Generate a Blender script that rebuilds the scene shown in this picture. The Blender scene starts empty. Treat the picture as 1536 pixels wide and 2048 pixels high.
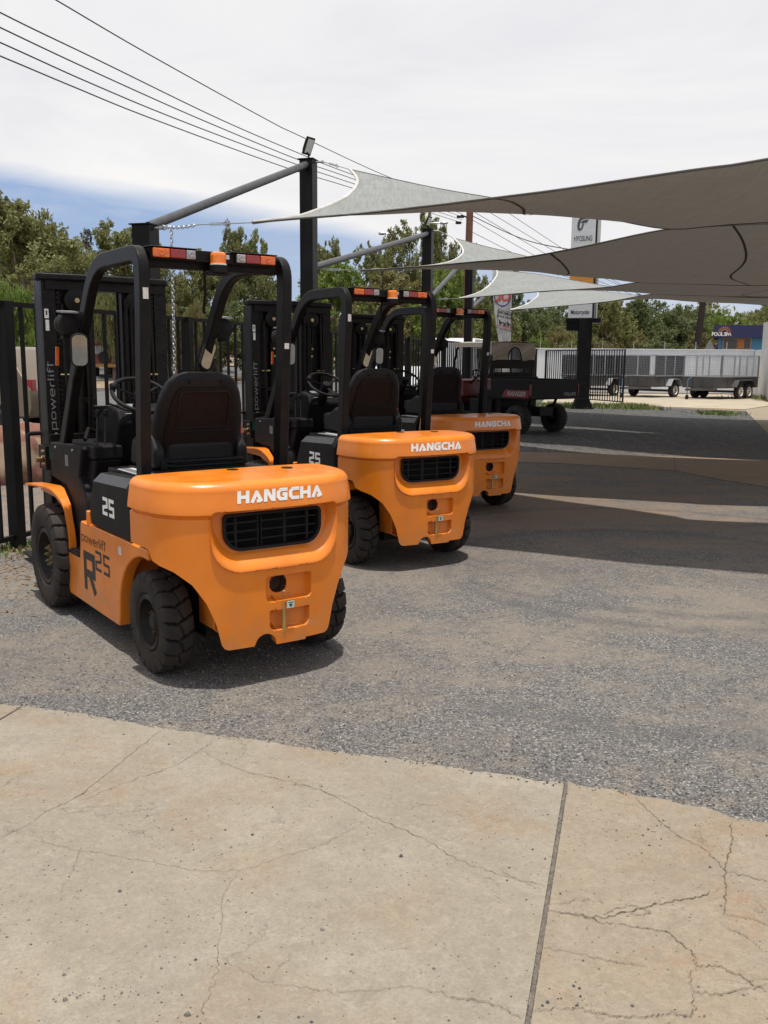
import bpy, bmesh, math, random
from math import sin, cos, pi, radians, sqrt, atan2
from mathutils import Vector as V, Matrix, noise as mnoise
random.seed(7)
scene = bpy.context.scene
COL = scene.collection

# ------------------------------------------------------------------ camera
PITCH, ROLL, FPX, CZ = 0.164583, 0.0080118, 1839.94, 1.60814
W0, H0 = 1536.0, 2048.0
_f = V((0, cos(PITCH), -sin(PITCH))); _r = V((1, 0, 0)); _u = _r.cross(_f)
CR = cos(ROLL)*_r + sin(ROLL)*_u; CU = -sin(ROLL)*_r + cos(ROLL)*_u; CF = _f
cam_d = bpy.data.cameras.new('camera'); cam = bpy.data.objects.new('camera', cam_d); COL.objects.link(cam)
cam.matrix_world = Matrix(((CR.x, CU.x, -CF.x, 0), (CR.y, CU.y, -CF.y, 0), (CR.z, CU.z, -CF.z, CZ), (0, 0, 0, 1)))
cam_d.sensor_fit = 'VERTICAL'; cam_d.sensor_height = 24.0; cam_d.lens = 24.0*FPX/H0
cam_d.clip_start = 0.05; cam_d.clip_end = 5000
scene.camera = cam
CAM = V((0, 0, CZ))
def at(px, py, Y):
    """point of the place seen at photo pixel px,py that stands Y metres ahead"""
    d = (px-W0/2)/FPX*CR - (py-H0/2)/FPX*CU + CF
    return CAM + d*(Y/d.y)
def onz(px, py, z=0.0):
    d = (px-W0/2)/FPX*CR - (py-H0/2)/FPX*CU + CF
    return CAM + d*((z-CZ)/d.z)

# ------------------------------------------------------------------ materials
def mat(name, col, rough=0.6, metal=0.0, var=None, scale=8.0, bump=0.0, bscale=60.0, coat=0.0, emis=None, spec=0.5, detail=4, trans=0.0, alpha=1.0, lo=0.35, hi=0.65):
    m = bpy.data.materials.new(name); m.use_nodes = True; nt = m.node_tree; N = nt.nodes; L = nt.links
    b = N['Principled BSDF']; b.inputs['Roughness'].default_value = rough; b.inputs['Metallic'].default_value = metal
    b.inputs['Specular IOR Level'].default_value = spec
    b.inputs['Base Color'].default_value = (*col, 1)
    if coat: b.inputs['Coat Weight'].default_value = coat; b.inputs['Coat Roughness'].default_value = 0.12
    if trans: b.inputs['Transmission Weight'].default_value = trans
    if alpha < 1: b.inputs['Alpha'].default_value = alpha
    if emis: b.inputs['Emission Color'].default_value = (*emis[0], 1); b.inputs['Emission Strength'].default_value = emis[1]
    tc = N.new('ShaderNodeTexCoord')
    n = N.new('ShaderNodeTexNoise'); n.inputs['Scale'].default_value = scale; n.inputs['Detail'].default_value = detail
    L.new(tc.outputs['Object'], n.inputs['Vector'])
    if var is None: var = tuple(c*0.8 for c in col)
    r = N.new('ShaderNodeMapRange'); r.inputs[1].default_value = lo; r.inputs[2].default_value = hi
    L.new(n.outputs['Fac'], r.inputs[0])
    mx = N.new('ShaderNodeMix'); mx.data_type = 'RGBA'; mx.inputs[6].default_value = (*col, 1); mx.inputs[7].default_value = (*var, 1)
    L.new(r.outputs[0], mx.inputs[0]); L.new(mx.outputs[2], b.inputs['Base Color'])
    if bump:
        n2 = N.new('ShaderNodeTexNoise'); n2.inputs['Scale'].default_value = bscale; n2.inputs['Detail'].default_value = 3
        L.new(tc.outputs['Object'], n2.inputs['Vector'])
        bp = N.new('ShaderNodeBump'); bp.inputs['Strength'].default_value = bump; bp.inputs['Distance'].default_value = 0.01
        L.new(n2.outputs['Fac'], bp.inputs['Height']); L.new(bp.outputs[0], b.inputs['Normal'])
    return m
def nodes(name):
    m = bpy.data.materials.new(name); m.use_nodes = True; nt = m.node_tree
    return m, nt.nodes, nt.links, nt.nodes['Principled BSDF']
def nz(N, L, vec, scale, detail=4, rough=0.5, dist=0.0):
    n = N.new('ShaderNodeTexNoise'); n.inputs['Scale'].default_value = scale; n.inputs['Detail'].default_value = detail
    n.inputs['Roughness'].default_value = rough; n.inputs['Distortion'].default_value = dist
    L.new(vec, n.inputs['Vector']); return n.outputs['Fac']
def rmp(N, L, src, a, b, c=0.0, d=1.0):
    r = N.new('ShaderNodeMapRange'); r.inputs[1].default_value = a; r.inputs[2].default_value = b; r.inputs[3].default_value = c; r.inputs[4].default_value = d
    L.new(src, r.inputs[0]); return r.outputs[0]
def mixc(N, L, fac, a, b, mode='MIX'):
    mx = N.new('ShaderNodeMix'); mx.data_type = 'RGBA'; mx.blend_type = mode
    for s, i in ((fac, 0), (a, 6), (b, 7)):
        if isinstance(s, (int, float)): mx.inputs[i].default_value = s
        elif isinstance(s, tuple): mx.inputs[i].default_value = (*s, 1)
        else: L.new(s, mx.inputs[i])
    return mx.outputs[2]
def mth(N, L, op, a, b=0.0):
    m = N.new('ShaderNodeMath'); m.operation = op
    for s, i in ((a, 0), (b, 1)):
        if isinstance(s, (int, float)): m.inputs[i].default_value = s
        else: L.new(s, m.inputs[i])
    return m.outputs[0]

ORANGE = mat('orange_paint', (0.78, 0.215, 0.010), 0.36, var=(0.70, 0.185, 0.010), scale=5, bump=0.05, bscale=170, coat=0.22)
def _dusty():
    nt = ORANGE.node_tree; N = nt.nodes; L = nt.links; b = N['Principled BSDF']
    src = b.inputs['Base Color'].links[0].from_socket
    tc = N.new('ShaderNodeTexCoord')
    f = rmp(N, L, nz(N, L, tc.outputs['Object'], 3.0, 8, 0.7), 0.50, 0.85, 0.0, 0.16)
    c = mixc(N, L, f, src, (0.50, 0.30, 0.14))
    g = rmp(N, L, nz(N, L, tc.outputs['Object'], 55.0, 6, 0.75), 0.66, 0.78, 0.0, 0.45); c = mixc(N, L, g, c, (0.30, 0.13, 0.04))
    sx = N.new('ShaderNodeSeparateXYZ'); L.new(tc.outputs['Object'], sx.inputs[0])
    lo_ = mth(N, L, 'MULTIPLY', rmp(N, L, sx.outputs[2], .18, .50, .55, 0.0), rmp(N, L, nz(N, L, tc.outputs['Object'], 11.0, 6, 0.7), .38, .68)); c = mixc(N, L, lo_, c, (.34, .20, .10))
    L.new(c, b.inputs['Base Color'])
    rr = rmp(N, L, nz(N, L, tc.outputs['Object'], 6.0, 6, 0.6), 0.35, 0.75, 0.26, 0.5); L.new(rr, b.inputs['Roughness'])
_dusty()
BLACKP = mat('black_frame_paint', (0.0075, 0.0072, 0.0075), 0.40, var=(0.013, 0.011, 0.010), scale=14, bump=0.15, bscale=220, spec=.16)
BLACKM = mat('dull_black_plastic', (0.0085, 0.0085, 0.010), 0.55, var=(0.015, 0.013, 0.012), scale=9, bump=0.2, bscale=180, spec=.15)
GREASE = mat('greasy_black_steel', (0.0055, 0.0053, 0.0055), 0.34, var=(0.013, 0.010, 0.008), scale=20, bump=0.3, bscale=90, spec=.18)
DKBROWN = mat('seat_back_plastic', (0.011, 0.0075, 0.0065), 0.6, var=(0.015, 0.009, 0.007), scale=30, bump=0.15, bscale=200, spec=.15)
VINYL = mat('seat_vinyl', (0.0085, 0.0085, 0.0098), 0.46, var=(0.013, 0.0125, 0.013), scale=25, bump=0.25, bscale=240, spec=.22)
RUBBER = mat('tyre_rubber', (0.026, 0.0235, 0.022), 0.85, var=(0.050, 0.039, 0.031), scale=6, bump=0.3, bscale=120, spec=.25)
RUBBERD = mat('dark_tyre_rubber', (0.014, 0.013, 0.013), 0.8, var=(0.03, 0.025, 0.02), scale=7, bump=0.3, bscale=100)
RIMB = mat('black_rim_paint', (0.007, 0.007, 0.008), 0.4, var=(0.020, 0.015, 0.011), scale=10, spec=.2)
BRASS = mat('zinc_plated_steel', (0.55, 0.42, 0.20), 0.35, metal=0.9, var=(0.40, 0.33, 0.2), scale=60)
STEEL = mat('galvanised_steel', (0.55, 0.56, 0.57), 0.38, metal=0.85, var=(0.40, 0.41, 0.43), scale=30)
MIRROR = mat('mirror_glass', (0.42, 0.43, 0.44), 0.04, metal=1.0)
WHITE = mat('white_decal', (0.82, 0.81, 0.78), 0.5, var=(0.76, 0.75, 0.72))
GREYD = mat('silver_grey_decal', (0.36, 0.36, 0.36), 0.5)
BLACKD = mat('black_decal', (0.012, 0.012, 0.012), 0.45)
STICK = mat('paper_sticker', (0.62, 0.62, 0.58), 0.6, var=(0.5, 0.5, 0.47), scale=80)
STICKC = mat('pale_blue_sticker', (0.45, 0.66, 0.60), 0.6)
AMBER = mat('amber_lens', (0.75, 0.16, 0.015), 0.22, var=(0.60, 0.10, 0.01), scale=60, coat=0.5)
BEACON = mat('beacon_lens', (0.95, 0.24, 0.01), 0.25, var=(0.85, 0.18, 0.01), scale=90, coat=0.5)
REDL = mat('red_lens', (0.30, 0.012, 0.012), 0.22, var=(0.22, 0.01, 0.01), scale=60, coat=0.5)
CLEARL = mat('clear_lens', (0.42, 0.40, 0.40), 0.2, var=(0.25, 0.24, 0.25), scale=90, coat=0.5)
BLUEP = mat('blue_cap_plastic', (0.02, 0.07, 0.30), 0.4)
GREYC = mat('grey_plastic', (0.055, 0.055, 0.060), 0.45, var=(0.04,0.04,0.045), scale=20)
GREYS = mat('grey_console', (0.22, 0.23, 0.25), 0.4)
GREEN = mat('mast_green', (0.01, 0.10, 0.07), 0.5)
VOID = mat('dark_cavity', (0.006, 0.006, 0.006), 0.9)
REDP = mat('red_plastic', (0.40, 0.012, 0.014), 0.4, coat=0.2)
PINBRASS = mat('brass_pin', (0.50, 0.36, 0.13), 0.4, metal=0.7)

# ------------------------------------------------------------------ mesh builder
class MB:
    def __init__(s): s.v = []; s.f = []
    def add(s, vs, fs):
        o = len(s.v); s.v += [tuple(p) for p in vs]; s.f += [tuple(i+o for i in f) for f in fs]; return s
    def box(s, c, d, rot=None):
        x, y, z = d[0]/2, d[1]/2, d[2]/2
        vs = [V((a, b, e)) for a in (-x, x) for b in (-y, y) for e in (-z, z)]
        if rot is not None: vs = [rot @ p for p in vs]
        vs = [p + V(c) for p in vs]
        return s.add(vs, [(0, 1, 3, 2), (4, 6, 7, 5), (0, 4, 5, 1), (2, 3, 7, 6), (0, 2, 6, 4), (1, 5, 7, 3)])
    def b2(s, x0, x1, y0, y1, z0, z1):
        return s.box(((x0+x1)/2, (y0+y1)/2, (z0+z1)/2), (x1-x0, y1-y0, z1-z0))
    def cyl(s, p0, p1, r0, r1=None, n=16, caps=True):
        if r1 is None: r1 = r0
        p0, p1 = V(p0), V(p1); d = (p1-p0).normalized()
        a = d.cross(V((0, 0, 1))) if abs(d.z) < 0.95 else d.cross(V((1, 0, 0))); a.normalize(); b = d.cross(a)
        vs = []
        for p, r in ((p0, r0), (p1, r1)):
            for i in range(n): t = 2*pi*i/n; vs.append(p + a*(r*cos(t)) + b*(r*sin(t)))
        fs = [(i, (i+1) % n, n+(i+1) % n, n+i) for i in range(n)]
        if caps: fs += [tuple(range(n))[::-1], tuple(range(n, 2*n))]
        return s.add(vs, fs)
    def bar(s, p0, p1, w, h, up=(0, 0, 1)):
        p0, p1 = V(p0), V(p1); d = (p1-p0).normalized(); a = d.cross(V(up))
        if a.length < 1e-4: a = d.cross(V((1, 0, 0)))
        a.normalize(); b = a.cross(d)
        vs = [p + a*(i*w/2) + b*(j*h/2) for p in (p0, p1) for i, j in ((-1, -1), (1, -1), (1, 1), (-1, 1))]
        return s.add(vs, [(0, 1, 5, 4), (1, 2, 6, 5), (2, 3, 7, 6), (3, 0, 4, 7), (3, 2, 1, 0), (4, 5, 6, 7)])
    def tube(s, path, r, n=10, closed=False, rr=None):
        P = [V(p) for p in path]; m = len(P); vs = []; prev = None
        for i, p in enumerate(P):
            if closed: d = (P[(i+1) % m]-P[i-1]).normalized()
            else: d = (P[min(i+1, m-1)]-P[max(i-1, 0)]).normalized()
            if prev is None:
                a = d.cross(V((0, 0, 1)));
                if a.length < 0.05: a = d.cross(V((1, 0, 0)))
            else: a = prev - d*prev.dot(d)
            a.normalize(); prev = a; b = d.cross(a); q = rr[i] if rr else r
            for k in range(n): t = 2*pi*k/n; vs.append(p + a*(q*cos(t)) + b*(q*sin(t)))
        fs = []
        for i in range(m if closed else m-1):
            j = (i+1) % m
            for k in range(n): fs.append((i*n+k, i*n+(k+1) % n, j*n+(k+1) % n, j*n+k))
        if not closed: fs += [tuple(range(n))[::-1], tuple(range((m-1)*n, m*n))]
        return s.add(vs, fs)
    def sweep(s, path, prof, side=(1, 0, 0), ends=True):
        """profile (a,b) swept; a along `side`, b along the in-plane normal"""
        P = [V(p) for p in path]; m = len(P); n = len(prof); sd = V(side).normalized(); vs = []
        for i, p in enumerate(P):
            d = (P[min(i+1, m-1)]-P[max(i-1, 0)]).normalized(); nn = sd.cross(d).normalized()
            k = 1.0
            if 0 < i < m-1:
                c = (P[i+1]-P[i]).normalized().dot(d); k = 1/max(0.6, c)
            for a, b in prof: vs.append(p + sd*a + nn*(b*k))
        fs = [(i*n+k, i*n+(k+1) % n, (i+1)*n+(k+1) % n, (i+1)*n+k) for i in range(m-1) for k in range(n)]
        if ends: fs += [tuple(range(n))[::-1], tuple(range((m-1)*n, m*n))]
        return s.add(vs, fs)
    def prism(s, poly, axis, a, b):
        """extrude 2D polygon along axis 'x','y' or 'z' from a to b"""
        def P(u, w, t): return {'x': (t, u, w), 'y': (u, t, w), 'z': (u, w, t)}[axis]
        n = len(poly); vs = [P(u, w, a) for u, w in poly] + [P(u, w, b) for u, w in poly]
        return s.add(vs, [(i, (i+1) % n, n+(i+1) % n, n+i) for i in range(n)] + [tuple(range(n))[::-1], tuple(range(n, 2*n))])
    def lathe(s, prof, c=(0, 0, 0), axis='x', n=32):
        vs = []; m = len(prof)
        for i in range(n):
            t = 2*pi*i/n
            for h, r in prof:
                a, b = r*cos(t), r*sin(t)
                vs.append({'x': (h, a, b), 'y': (b, h, a), 'z': (a, b, h)}[axis])
        vs = [V(p)+V(c) for p in vs]
        return s.add(vs, [(i*m+k, ((i+1) % n)*m+k, ((i+1) % n)*m+k+1, i*m+k+1) for i in range(n) for k in range(m-1)])
    def grid(s, rows):
        n = len(rows[0]); vs = [p for r in rows for p in r]
        return s.add(vs, [(i*n+k, i*n+k+1, (i+1)*n+k+1, (i+1)*n+k) for i in range(len(rows)-1) for k in range(n-1)])
    def xf(s, M): s.v = [tuple(M @ V(p)) for p in s.v]; return s
    def build(s, name, m, parent=None, smooth=0, bevel=0, seg=2, fix=True):
        me = bpy.data.meshes.new(name); me.from_pydata(s.v, [], s.f); me.update()
        if fix:
            bm = bmesh.new(); bm.from_mesh(me); bmesh.ops.recalc_face_normals(bm, faces=bm.faces); bm.to_mesh(me); bm.free()
        return obj(name, me, m, parent, smooth, bevel, seg)
def obj(name, me, m, parent=None, smooth=0, bevel=0, seg=2):
    for q in (m if isinstance(m, (list, tuple)) else [m]): me.materials.append(q)
    if smooth or bevel:
        me.polygons.foreach_set('use_smooth', [True]*len(me.polygons))
        me.set_sharp_from_angle(angle=radians(smooth or 40))
    o = bpy.data.objects.new(name, me); COL.objects.link(o)
    if parent is not None: o.parent = parent
    if bevel:
        b = o.modifiers.new('bevel', 'BEVEL'); b.width = bevel; b.segments = seg; b.limit_method = 'ANGLE'; b.angle_limit = radians(35); b.harden_normals = True
    return o
def empty(name, loc=(0, 0, 0), rz=0.0):
    o = bpy.data.objects.new(name, None); COL.objects.link(o); o.location = loc; o.rotation_euler = (0, 0, rz); o.empty_display_size = 0.2; return o
def tag(o, label=None, cat=None, group=None, kind=None):
    if label: o['label'] = label
    if cat: o['category'] = cat
    if group: o['group'] = group
    if kind: o['kind'] = kind
    return o
def copy_tree(o, parent=None):
    c = o.copy(); COL.objects.link(c)
    if parent is not None: c.parent = parent
    for ch in KIDS(o): copy_tree(ch, c)
    return c
def KIDS(o): return [q for q in list(bpy.data.objects) if q.parent == o]
def sm(x, a, b):
    t = min(1.0, max(0.0, (x-a)/(b-a))); return t*t*(3-2*t)
def sdbox(x, z, cx, cz, hx, hz, rt, rb):
    dx, dz = x-cx, z-cz; r = rt if dz > 0 else rb
    qx, qz = abs(dx)-hx+r, abs(dz)-hz+r
    return min(max(qx, qz), 0)+math.hypot(max(qx, 0), max(qz, 0))-r
def spline(P, n=8):
    P = [V(p) for p in P]; out = []
    for i in range(len(P)-1):
        a, b, c, d = P[max(i-1, 0)], P[i], P[i+1], P[min(i+2, len(P)-1)]
        for k in range(n):
            t = k/n; out.append(0.5*((2*b)+(c-a)*t+(2*a-5*b+4*c-d)*t*t+(3*b-a-3*c+d)*t**3))
    out.append(P[-1]); return out
def roundpath(P, r, n=5):
    P = [V(p) for p in P]; out = [P[0]]
    for i in range(1, len(P)-1):
        a, b, c = P[i-1], P[i], P[i+1]; u = (a-b); w = (c-b); k = min(r, u.length*0.45, w.length*0.45)
        p0 = b+u.normalized()*k; p1 = b+w.normalized()*k
        for j in range(n+1):
            t = j/n; out.append((1-t)**2*p0+2*t*(1-t)*b+t*t*p1)
    out.append(P[-1]); return out
def rrect(cx, cy, w, h, r, n=4):
    out = []
    for sx, sy, a0 in ((1, 1, 0), (-1, 1, 90), (-1, -1, 180), (1, -1, 270)):
        for k in range(n+1):
            a = radians(a0+90*k/n); out.append((cx+sx*(w/2-r)+r*cos(a), cy+sy*(h/2-r)+r*sin(a)))
    return out
def ribbon(pts, w):
    """mitred flat stroke in 2D: list of quads"""
    P = [V((p[0], p[1])) for p in pts]; closed = (P[0]-P[-1]).length < 1e-6
    if closed: P = P[:-1]
    n = len(P); L_, R_ = [], []
    for i in range(n):
        if closed: d0 = (P[i]-P[i-1]).normalized(); d1 = (P[(i+1) % n]-P[i]).normalized()
        else:
            d1 = (P[min(i+1, n-1)]-P[min(i, n-2)]).normalized(); d0 = (P[max(i, 1)]-P[max(i-1, 0)]).normalized()
        m = (V((-d0.y, d0.x))+V((-d1.y, d1.x)))
        if m.length < 1e-6: m = V((-d0.y, d0.x))
        m.normalize(); k = w/2/max(0.35, m.dot(V((-d0.y, d0.x))))
        L_.append(P[i]+m*k); R_.append(P[i]-m*k)
    q = []
    for i in range(n if closed else n-1):
        j = (i+1) % n; q.append((L_[i], R_[i], R_[j], L_[j]))
    return q
def text_mesh(body, size, name='lettering', shear=0.0, bold=0.0, spacing=1.0):
    cu = bpy.data.curves.new('t', 'FONT'); cu.body = body; cu.size = size; cu.shear = shear; cu.offset = bold; cu.space_character = spacing
    cu.align_x = 'CENTER'; cu.align_y = 'CENTER'; cu.resolution_u = 3
    ob = bpy.data.objects.new('t', cu); COL.objects.link(ob); bpy.context.view_layer.update()
    me = bpy.data.meshes.new_from_object(ob.evaluated_get(bpy.context.evaluated_depsgraph_get()))
    bpy.data.objects.remove(ob); bpy.data.curves.remove(cu); me.name = name
    return me
def text_on(body, size, o, right, up, m, parent, name='lettering', xs=1.0, **k):
    me = text_mesh(body, size, name, **k); me.transform(Matrix.Diagonal((xs, 1, 1, 1))); right = V(right).normalized(); up = V(up).normalized(); nn = right.cross(up)
    M = Matrix(((right.x, up.x, nn.x, o[0]), (right.y, up.y, nn.y, o[1]), (right.z, up.z, nn.z, o[2]), (0, 0, 0, 1)))
    me.transform(M); me.materials.clear()
    return obj(name, me, m, parent)
MASTL = mat('mast_grey_decal', (.17, .17, .175), .5)
RUST = mat('rusty_casting', (.07, .030, .018), .8, var=(.035, .018, .012), scale=30)
# ------------------------------------------------------------------ drawn lettering
GB = {  # blocky letters: (advance, strokes)
 'H': (.98, [[(.13, 0), (.13, 1)], [(.75, 0), (.75, 1)], [(.26, .5), (.62, .5)]]),
 'A': (1.02, [[(.10, 0), (.50, .93)], [(.40, .93), (.84, .06)], [(.46, .13), (.78, .13)]]),
 'N': (1.0, [[(.13, 0), (.13, 1)], [(.77, 0), (.77, 1)], [(.20, .93), (.70, .07)]]),
 'G': (.98, [[(.86, .87), (.30, .87), (.13, .68), (.13, .32), (.30, .13), (.72, .13), (.72, .46)], [(.46, .50), (.86, .50)]]),
 'C': (.92, [[(.84, .87), (.30, .87), (.13, .68), (.13, .32), (.30, .13), (.84, .13)]]),
}
GT = {  # thin rounded letters
 'p': (.72, [[(.08, -.28), (.08, .62), (.58, .62), (.58, .05), (.14, .05)]]),
 'o': (.74, [[(.12, .06), (.5, .06), (.6, .2), (.6, .5), (.5, .62), (.2, .62), (.08, .5), (.08, .18), (.12, .06)]]),
 'w': (.92, [[(.04, .62), (.22, .05), (.42, .58), (.62, .05), (.82, .62)]]),
 'e': (.72, [[(.10, .34), (.60, .34), (.58, .52), (.45, .62), (.2, .62), (.08, .48), (.08, .18), (.2, .05), (.58, .05)]]),
 'r': (.42, [[(.08, .02), (.08, .5), (.18, .62), (.38, .62)]]),
 'l': (.26, [[(.1, .02), (.1, 1.0)]]),
 'i': (.26, [[(.1, .02), (.1, .62)], [(.1, .78), (.1, .9)]]),
 'f': (.42, [[(.12, .02), (.12, .85), (.22, .97), (.4, .97)], [(-.02, .62), (.36, .62)]]),
 't': (.5, [[(.14, .02), (.14, .97)], [(-.04, .82), (.4, .82)]]),
}
GN = {
 'R': (1.0, [[(.12, 0), (.12, .9), (.72, .9), (.72, .45), (.22, .45)], [(.44, .42), (.78, 0)]]),
 '2': (.86, [[(.06, .9), (.66, .9), (.66, .52), (.10, .42), (.10, .1), (.70, .1)]]),
 '5': (.86, [[(.74, .9), (.12, .9), (.12, .5), (.66, .5), (.66, .1), (.06, .1)]]),
}
def word(txt, G, w, gap=.06):
    x = 0; out = []; e = 0
    for ch in txt:
        a, st = G[ch]
        for s in st:
            e += 1
            for q in ribbon(s, w): out.append(([(p.x+x, p.y) for p in q], e))
        x += a+gap
    return out, x-gap
def put_word(mb, q, fn):
    for poly, e in q:
        mb.add([fn(x, y, e*0.00006) for x, y in poly], [(0, 1, 2, 3)])

# ------------------------------------------------------------------ tyre
def tyre_mb(R, w, rr, nl, zig=.30, depth=.017, sw=1):
    prof = [(-w*.40, rr), (-w*.47, rr+.012), (-w*.5, rr+(R-rr)*.4), (-w*.495, R-.055), (-w*.485, R-.03), (-w*.45, R-.010)]
    m = 23
    prof += [(-w*.45+w*.9*i/(m-1), R-.010*(2*i/(m-1)-1)**4) for i in range(1, m-1)]
    prof += [(-x, r) for x, r in prof[:6][::-1]]
    n = nl*20; rows = []
    for i in range(n+1):
        a = 2*pi*i/n; row = []
        for x, r in prof:
            d = 0
            if r > R-.058:
                u = x/(w*.5); ph = (a*nl/(2*pi) + zig*abs(u*sw+.2)*1.2 + .06*math.floor((u+1)*2)) % 1.0
                if ph < .17: d = depth*sm(.17-ph, 0, .035)*sm(ph, 0, .035)*1.6
                k = u - .05 - .35*(ph-.5)
                if abs(k) < .06 and abs(u) < .5: d = max(d, depth*.75)
                if r < R-.04: d *= .5
            row.append(((x), (r-d)*cos(a), (r-d)*sin(a)))
        rows.append(row)
    mb = MB(); mb.grid(rows); return mb

def make_wheel(root, x, y, R, w, rr, nl, side, drive):
    """side -1 = left of the truck (outer face towards -x)"""
    rim = MB(); o = side
    h = w/2
    if drive: pr = [(h*.80, rr), (h*.90, rr-.012), (h*.86, rr-.03), (h*.35, rr-.045), (h*.10, rr-.06), (h*.10, .085), (h*.45, .075), (h*.45, .0)]
    else: pr = [(h*.80, rr), (h*.92, rr-.010), (h*.86, rr-.028), (h*.30, rr-.040), (h*.05, rr-.055), (h*.05, .055), (h*.50, .048), (h*.62, .035), (h*.62, .0)]
    rim.lathe([(o*a, b) for a, b in pr], n=36)
    rim.lathe([(-o*h*.7, rr), (-o*h*.3, .10), (-o*h*.3, 0)], n=24)
    W = rim.build('wheel', RIMB, root, smooth=35); W.location = (x, y, R)
    t = tyre_mb(R, w, rr, nl, sw=-o).build('tyre', RUBBER, W, smooth=32)
    nb = 8 if drive else 5; rb = .115 if drive else .085; x0, x1 = (h*.10, h*.34) if drive else (h*.05, h*.22)
    b = MB(); b.cyl((0, 0, 0), (o*(x1-x0), 0, 0), .014, .013, 6); b.cyl((o*(x1-x0), 0, 0), (o*(x1-x0+.012), 0, 0), .007, .006, 8)
    nut = b.build('wheel_nut', BRASS, W, smooth=30)
    spots = [(x0, rb*cos(2*pi*k/nb+.3), rb*sin(2*pi*k/nb+.3)) for k in range(nb)]
    if drive: spots += [(h*.40, .058*cos(2*pi*k/8), .058*sin(2*pi*k/8)) for k in range(8)]
    for k, (a_, b_, c_) in enumerate(spots):
        q = nut if k == 0 else nut.copy()
        if k: COL.objects.link(q); q.parent = W
        q.location = (o*a_, b_, c_)
    return W

# ------------------------------------------------------------------ counterweight
def cw_plan():
    a, b, n = .575, .52, 3.3
    pts = []
    for i in range(4001):
        t = pi*i/4000; c, s_ = cos(t), sin(t)
        pts.append((-a*math.copysign(abs(c)**(2/n), c), .02-b*abs(s_)**(2/n)))
    L = [0]
    for i in range(1, len(pts)): L.append(L[-1]+math.hypot(pts[i][0]-pts[i-1][0], pts[i][1]-pts[i-1][1]))
    tot = L[-1]; out = []; N = 380; j = 0
    for k in range(N+1):
        d = tot*k/N
        while j < len(L)-2 and L[j+1] < d: j += 1
        f = (d-L[j])/max(1e-9, L[j+1]-L[j]); out.append((pts[j][0]+(pts[j+1][0]-pts[j][0])*f, pts[j][1]+(pts[j+1][1]-pts[j][1])*f))
    return out
def cw_y(x):
    a, b, n = .575, .52, 3.3
    return .02-b*(max(0, 1-(abs(x)/a)**n))**(1/n)
ARCH = [(-.575, .695), (-.566, .69), (-.560, .64), (-.545, .623), (-.505, .602), (-.436, .541), (-.376, .447), (-.334, .345), (-.308, .235), (-.295, .215), (-.28, .208)]
def cw_zb(x, y):
    ax = -abs(x)
    if y > -.17: return .695
    if ax > -.28:
        z = .206
        if x < -.0 and abs(x+.075) < .06: z = .200+sqrt(max(0, .06**2-(x+.075)**2))*1.0
        elif -.015 <= x < .155: z = .196-.01*(x+.015)
        return z
    for i in range(len(ARCH)-1):
        if ARCH[i][0] <= ax <= ARCH[i+1][0]:
            f = (ax-ARCH[i][0])/(ARCH[i+1][0]-ARCH[i][0]); return ARCH[i][1]+f*(ARCH[i+1][1]-ARCH[i][1])
    return .208
def cw_disp(x, y, z):
    """inward depth of the cast features at a point of the skin"""
    d = 0.0
    rear = y < -.25
    S = 0.865
    if rear:
        s = sdbox(x, z, 0, .740, .352, .150, .035, .150)
        if s < 0:
            ww = .012+.095*(1-sm(z, .62, .84))
            d = .070*sm(-s, 0, ww)
        else: s = 1
    ins = rear and d > 0
    if z < S and not ins: d += .012*sm(S-z, 0, .006)
    if not ins and abs(z-S) < .011: d += .020*(1-abs(z-S)/.011)
    if rear:
        s1 = sdbox(x, z, .058, .483, .130, .066, .018, .022)
        if s1 < 0: d = max(d, (.060 - .012*sm(x, -.05, .18))*sm(-s1, 0, .008))
        s2 = sdbox(x, z, .062, .320, .118, .054, .012, .040)
        if s2 < 0: d = max(d, (.060 - .012*sm(x, -.05, .18))*sm(-s2, 0, .008))
        h = math.hypot(x-.018, z-.497)
        if h < .047: d = max(d, .13*sm(.047-h, 0, .004))
    return d
def cw_hole(x, y, z):
    return y < -.25 and sdbox(x, z, 0, .776, .268, .088, .022, .095) < -.004

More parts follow.
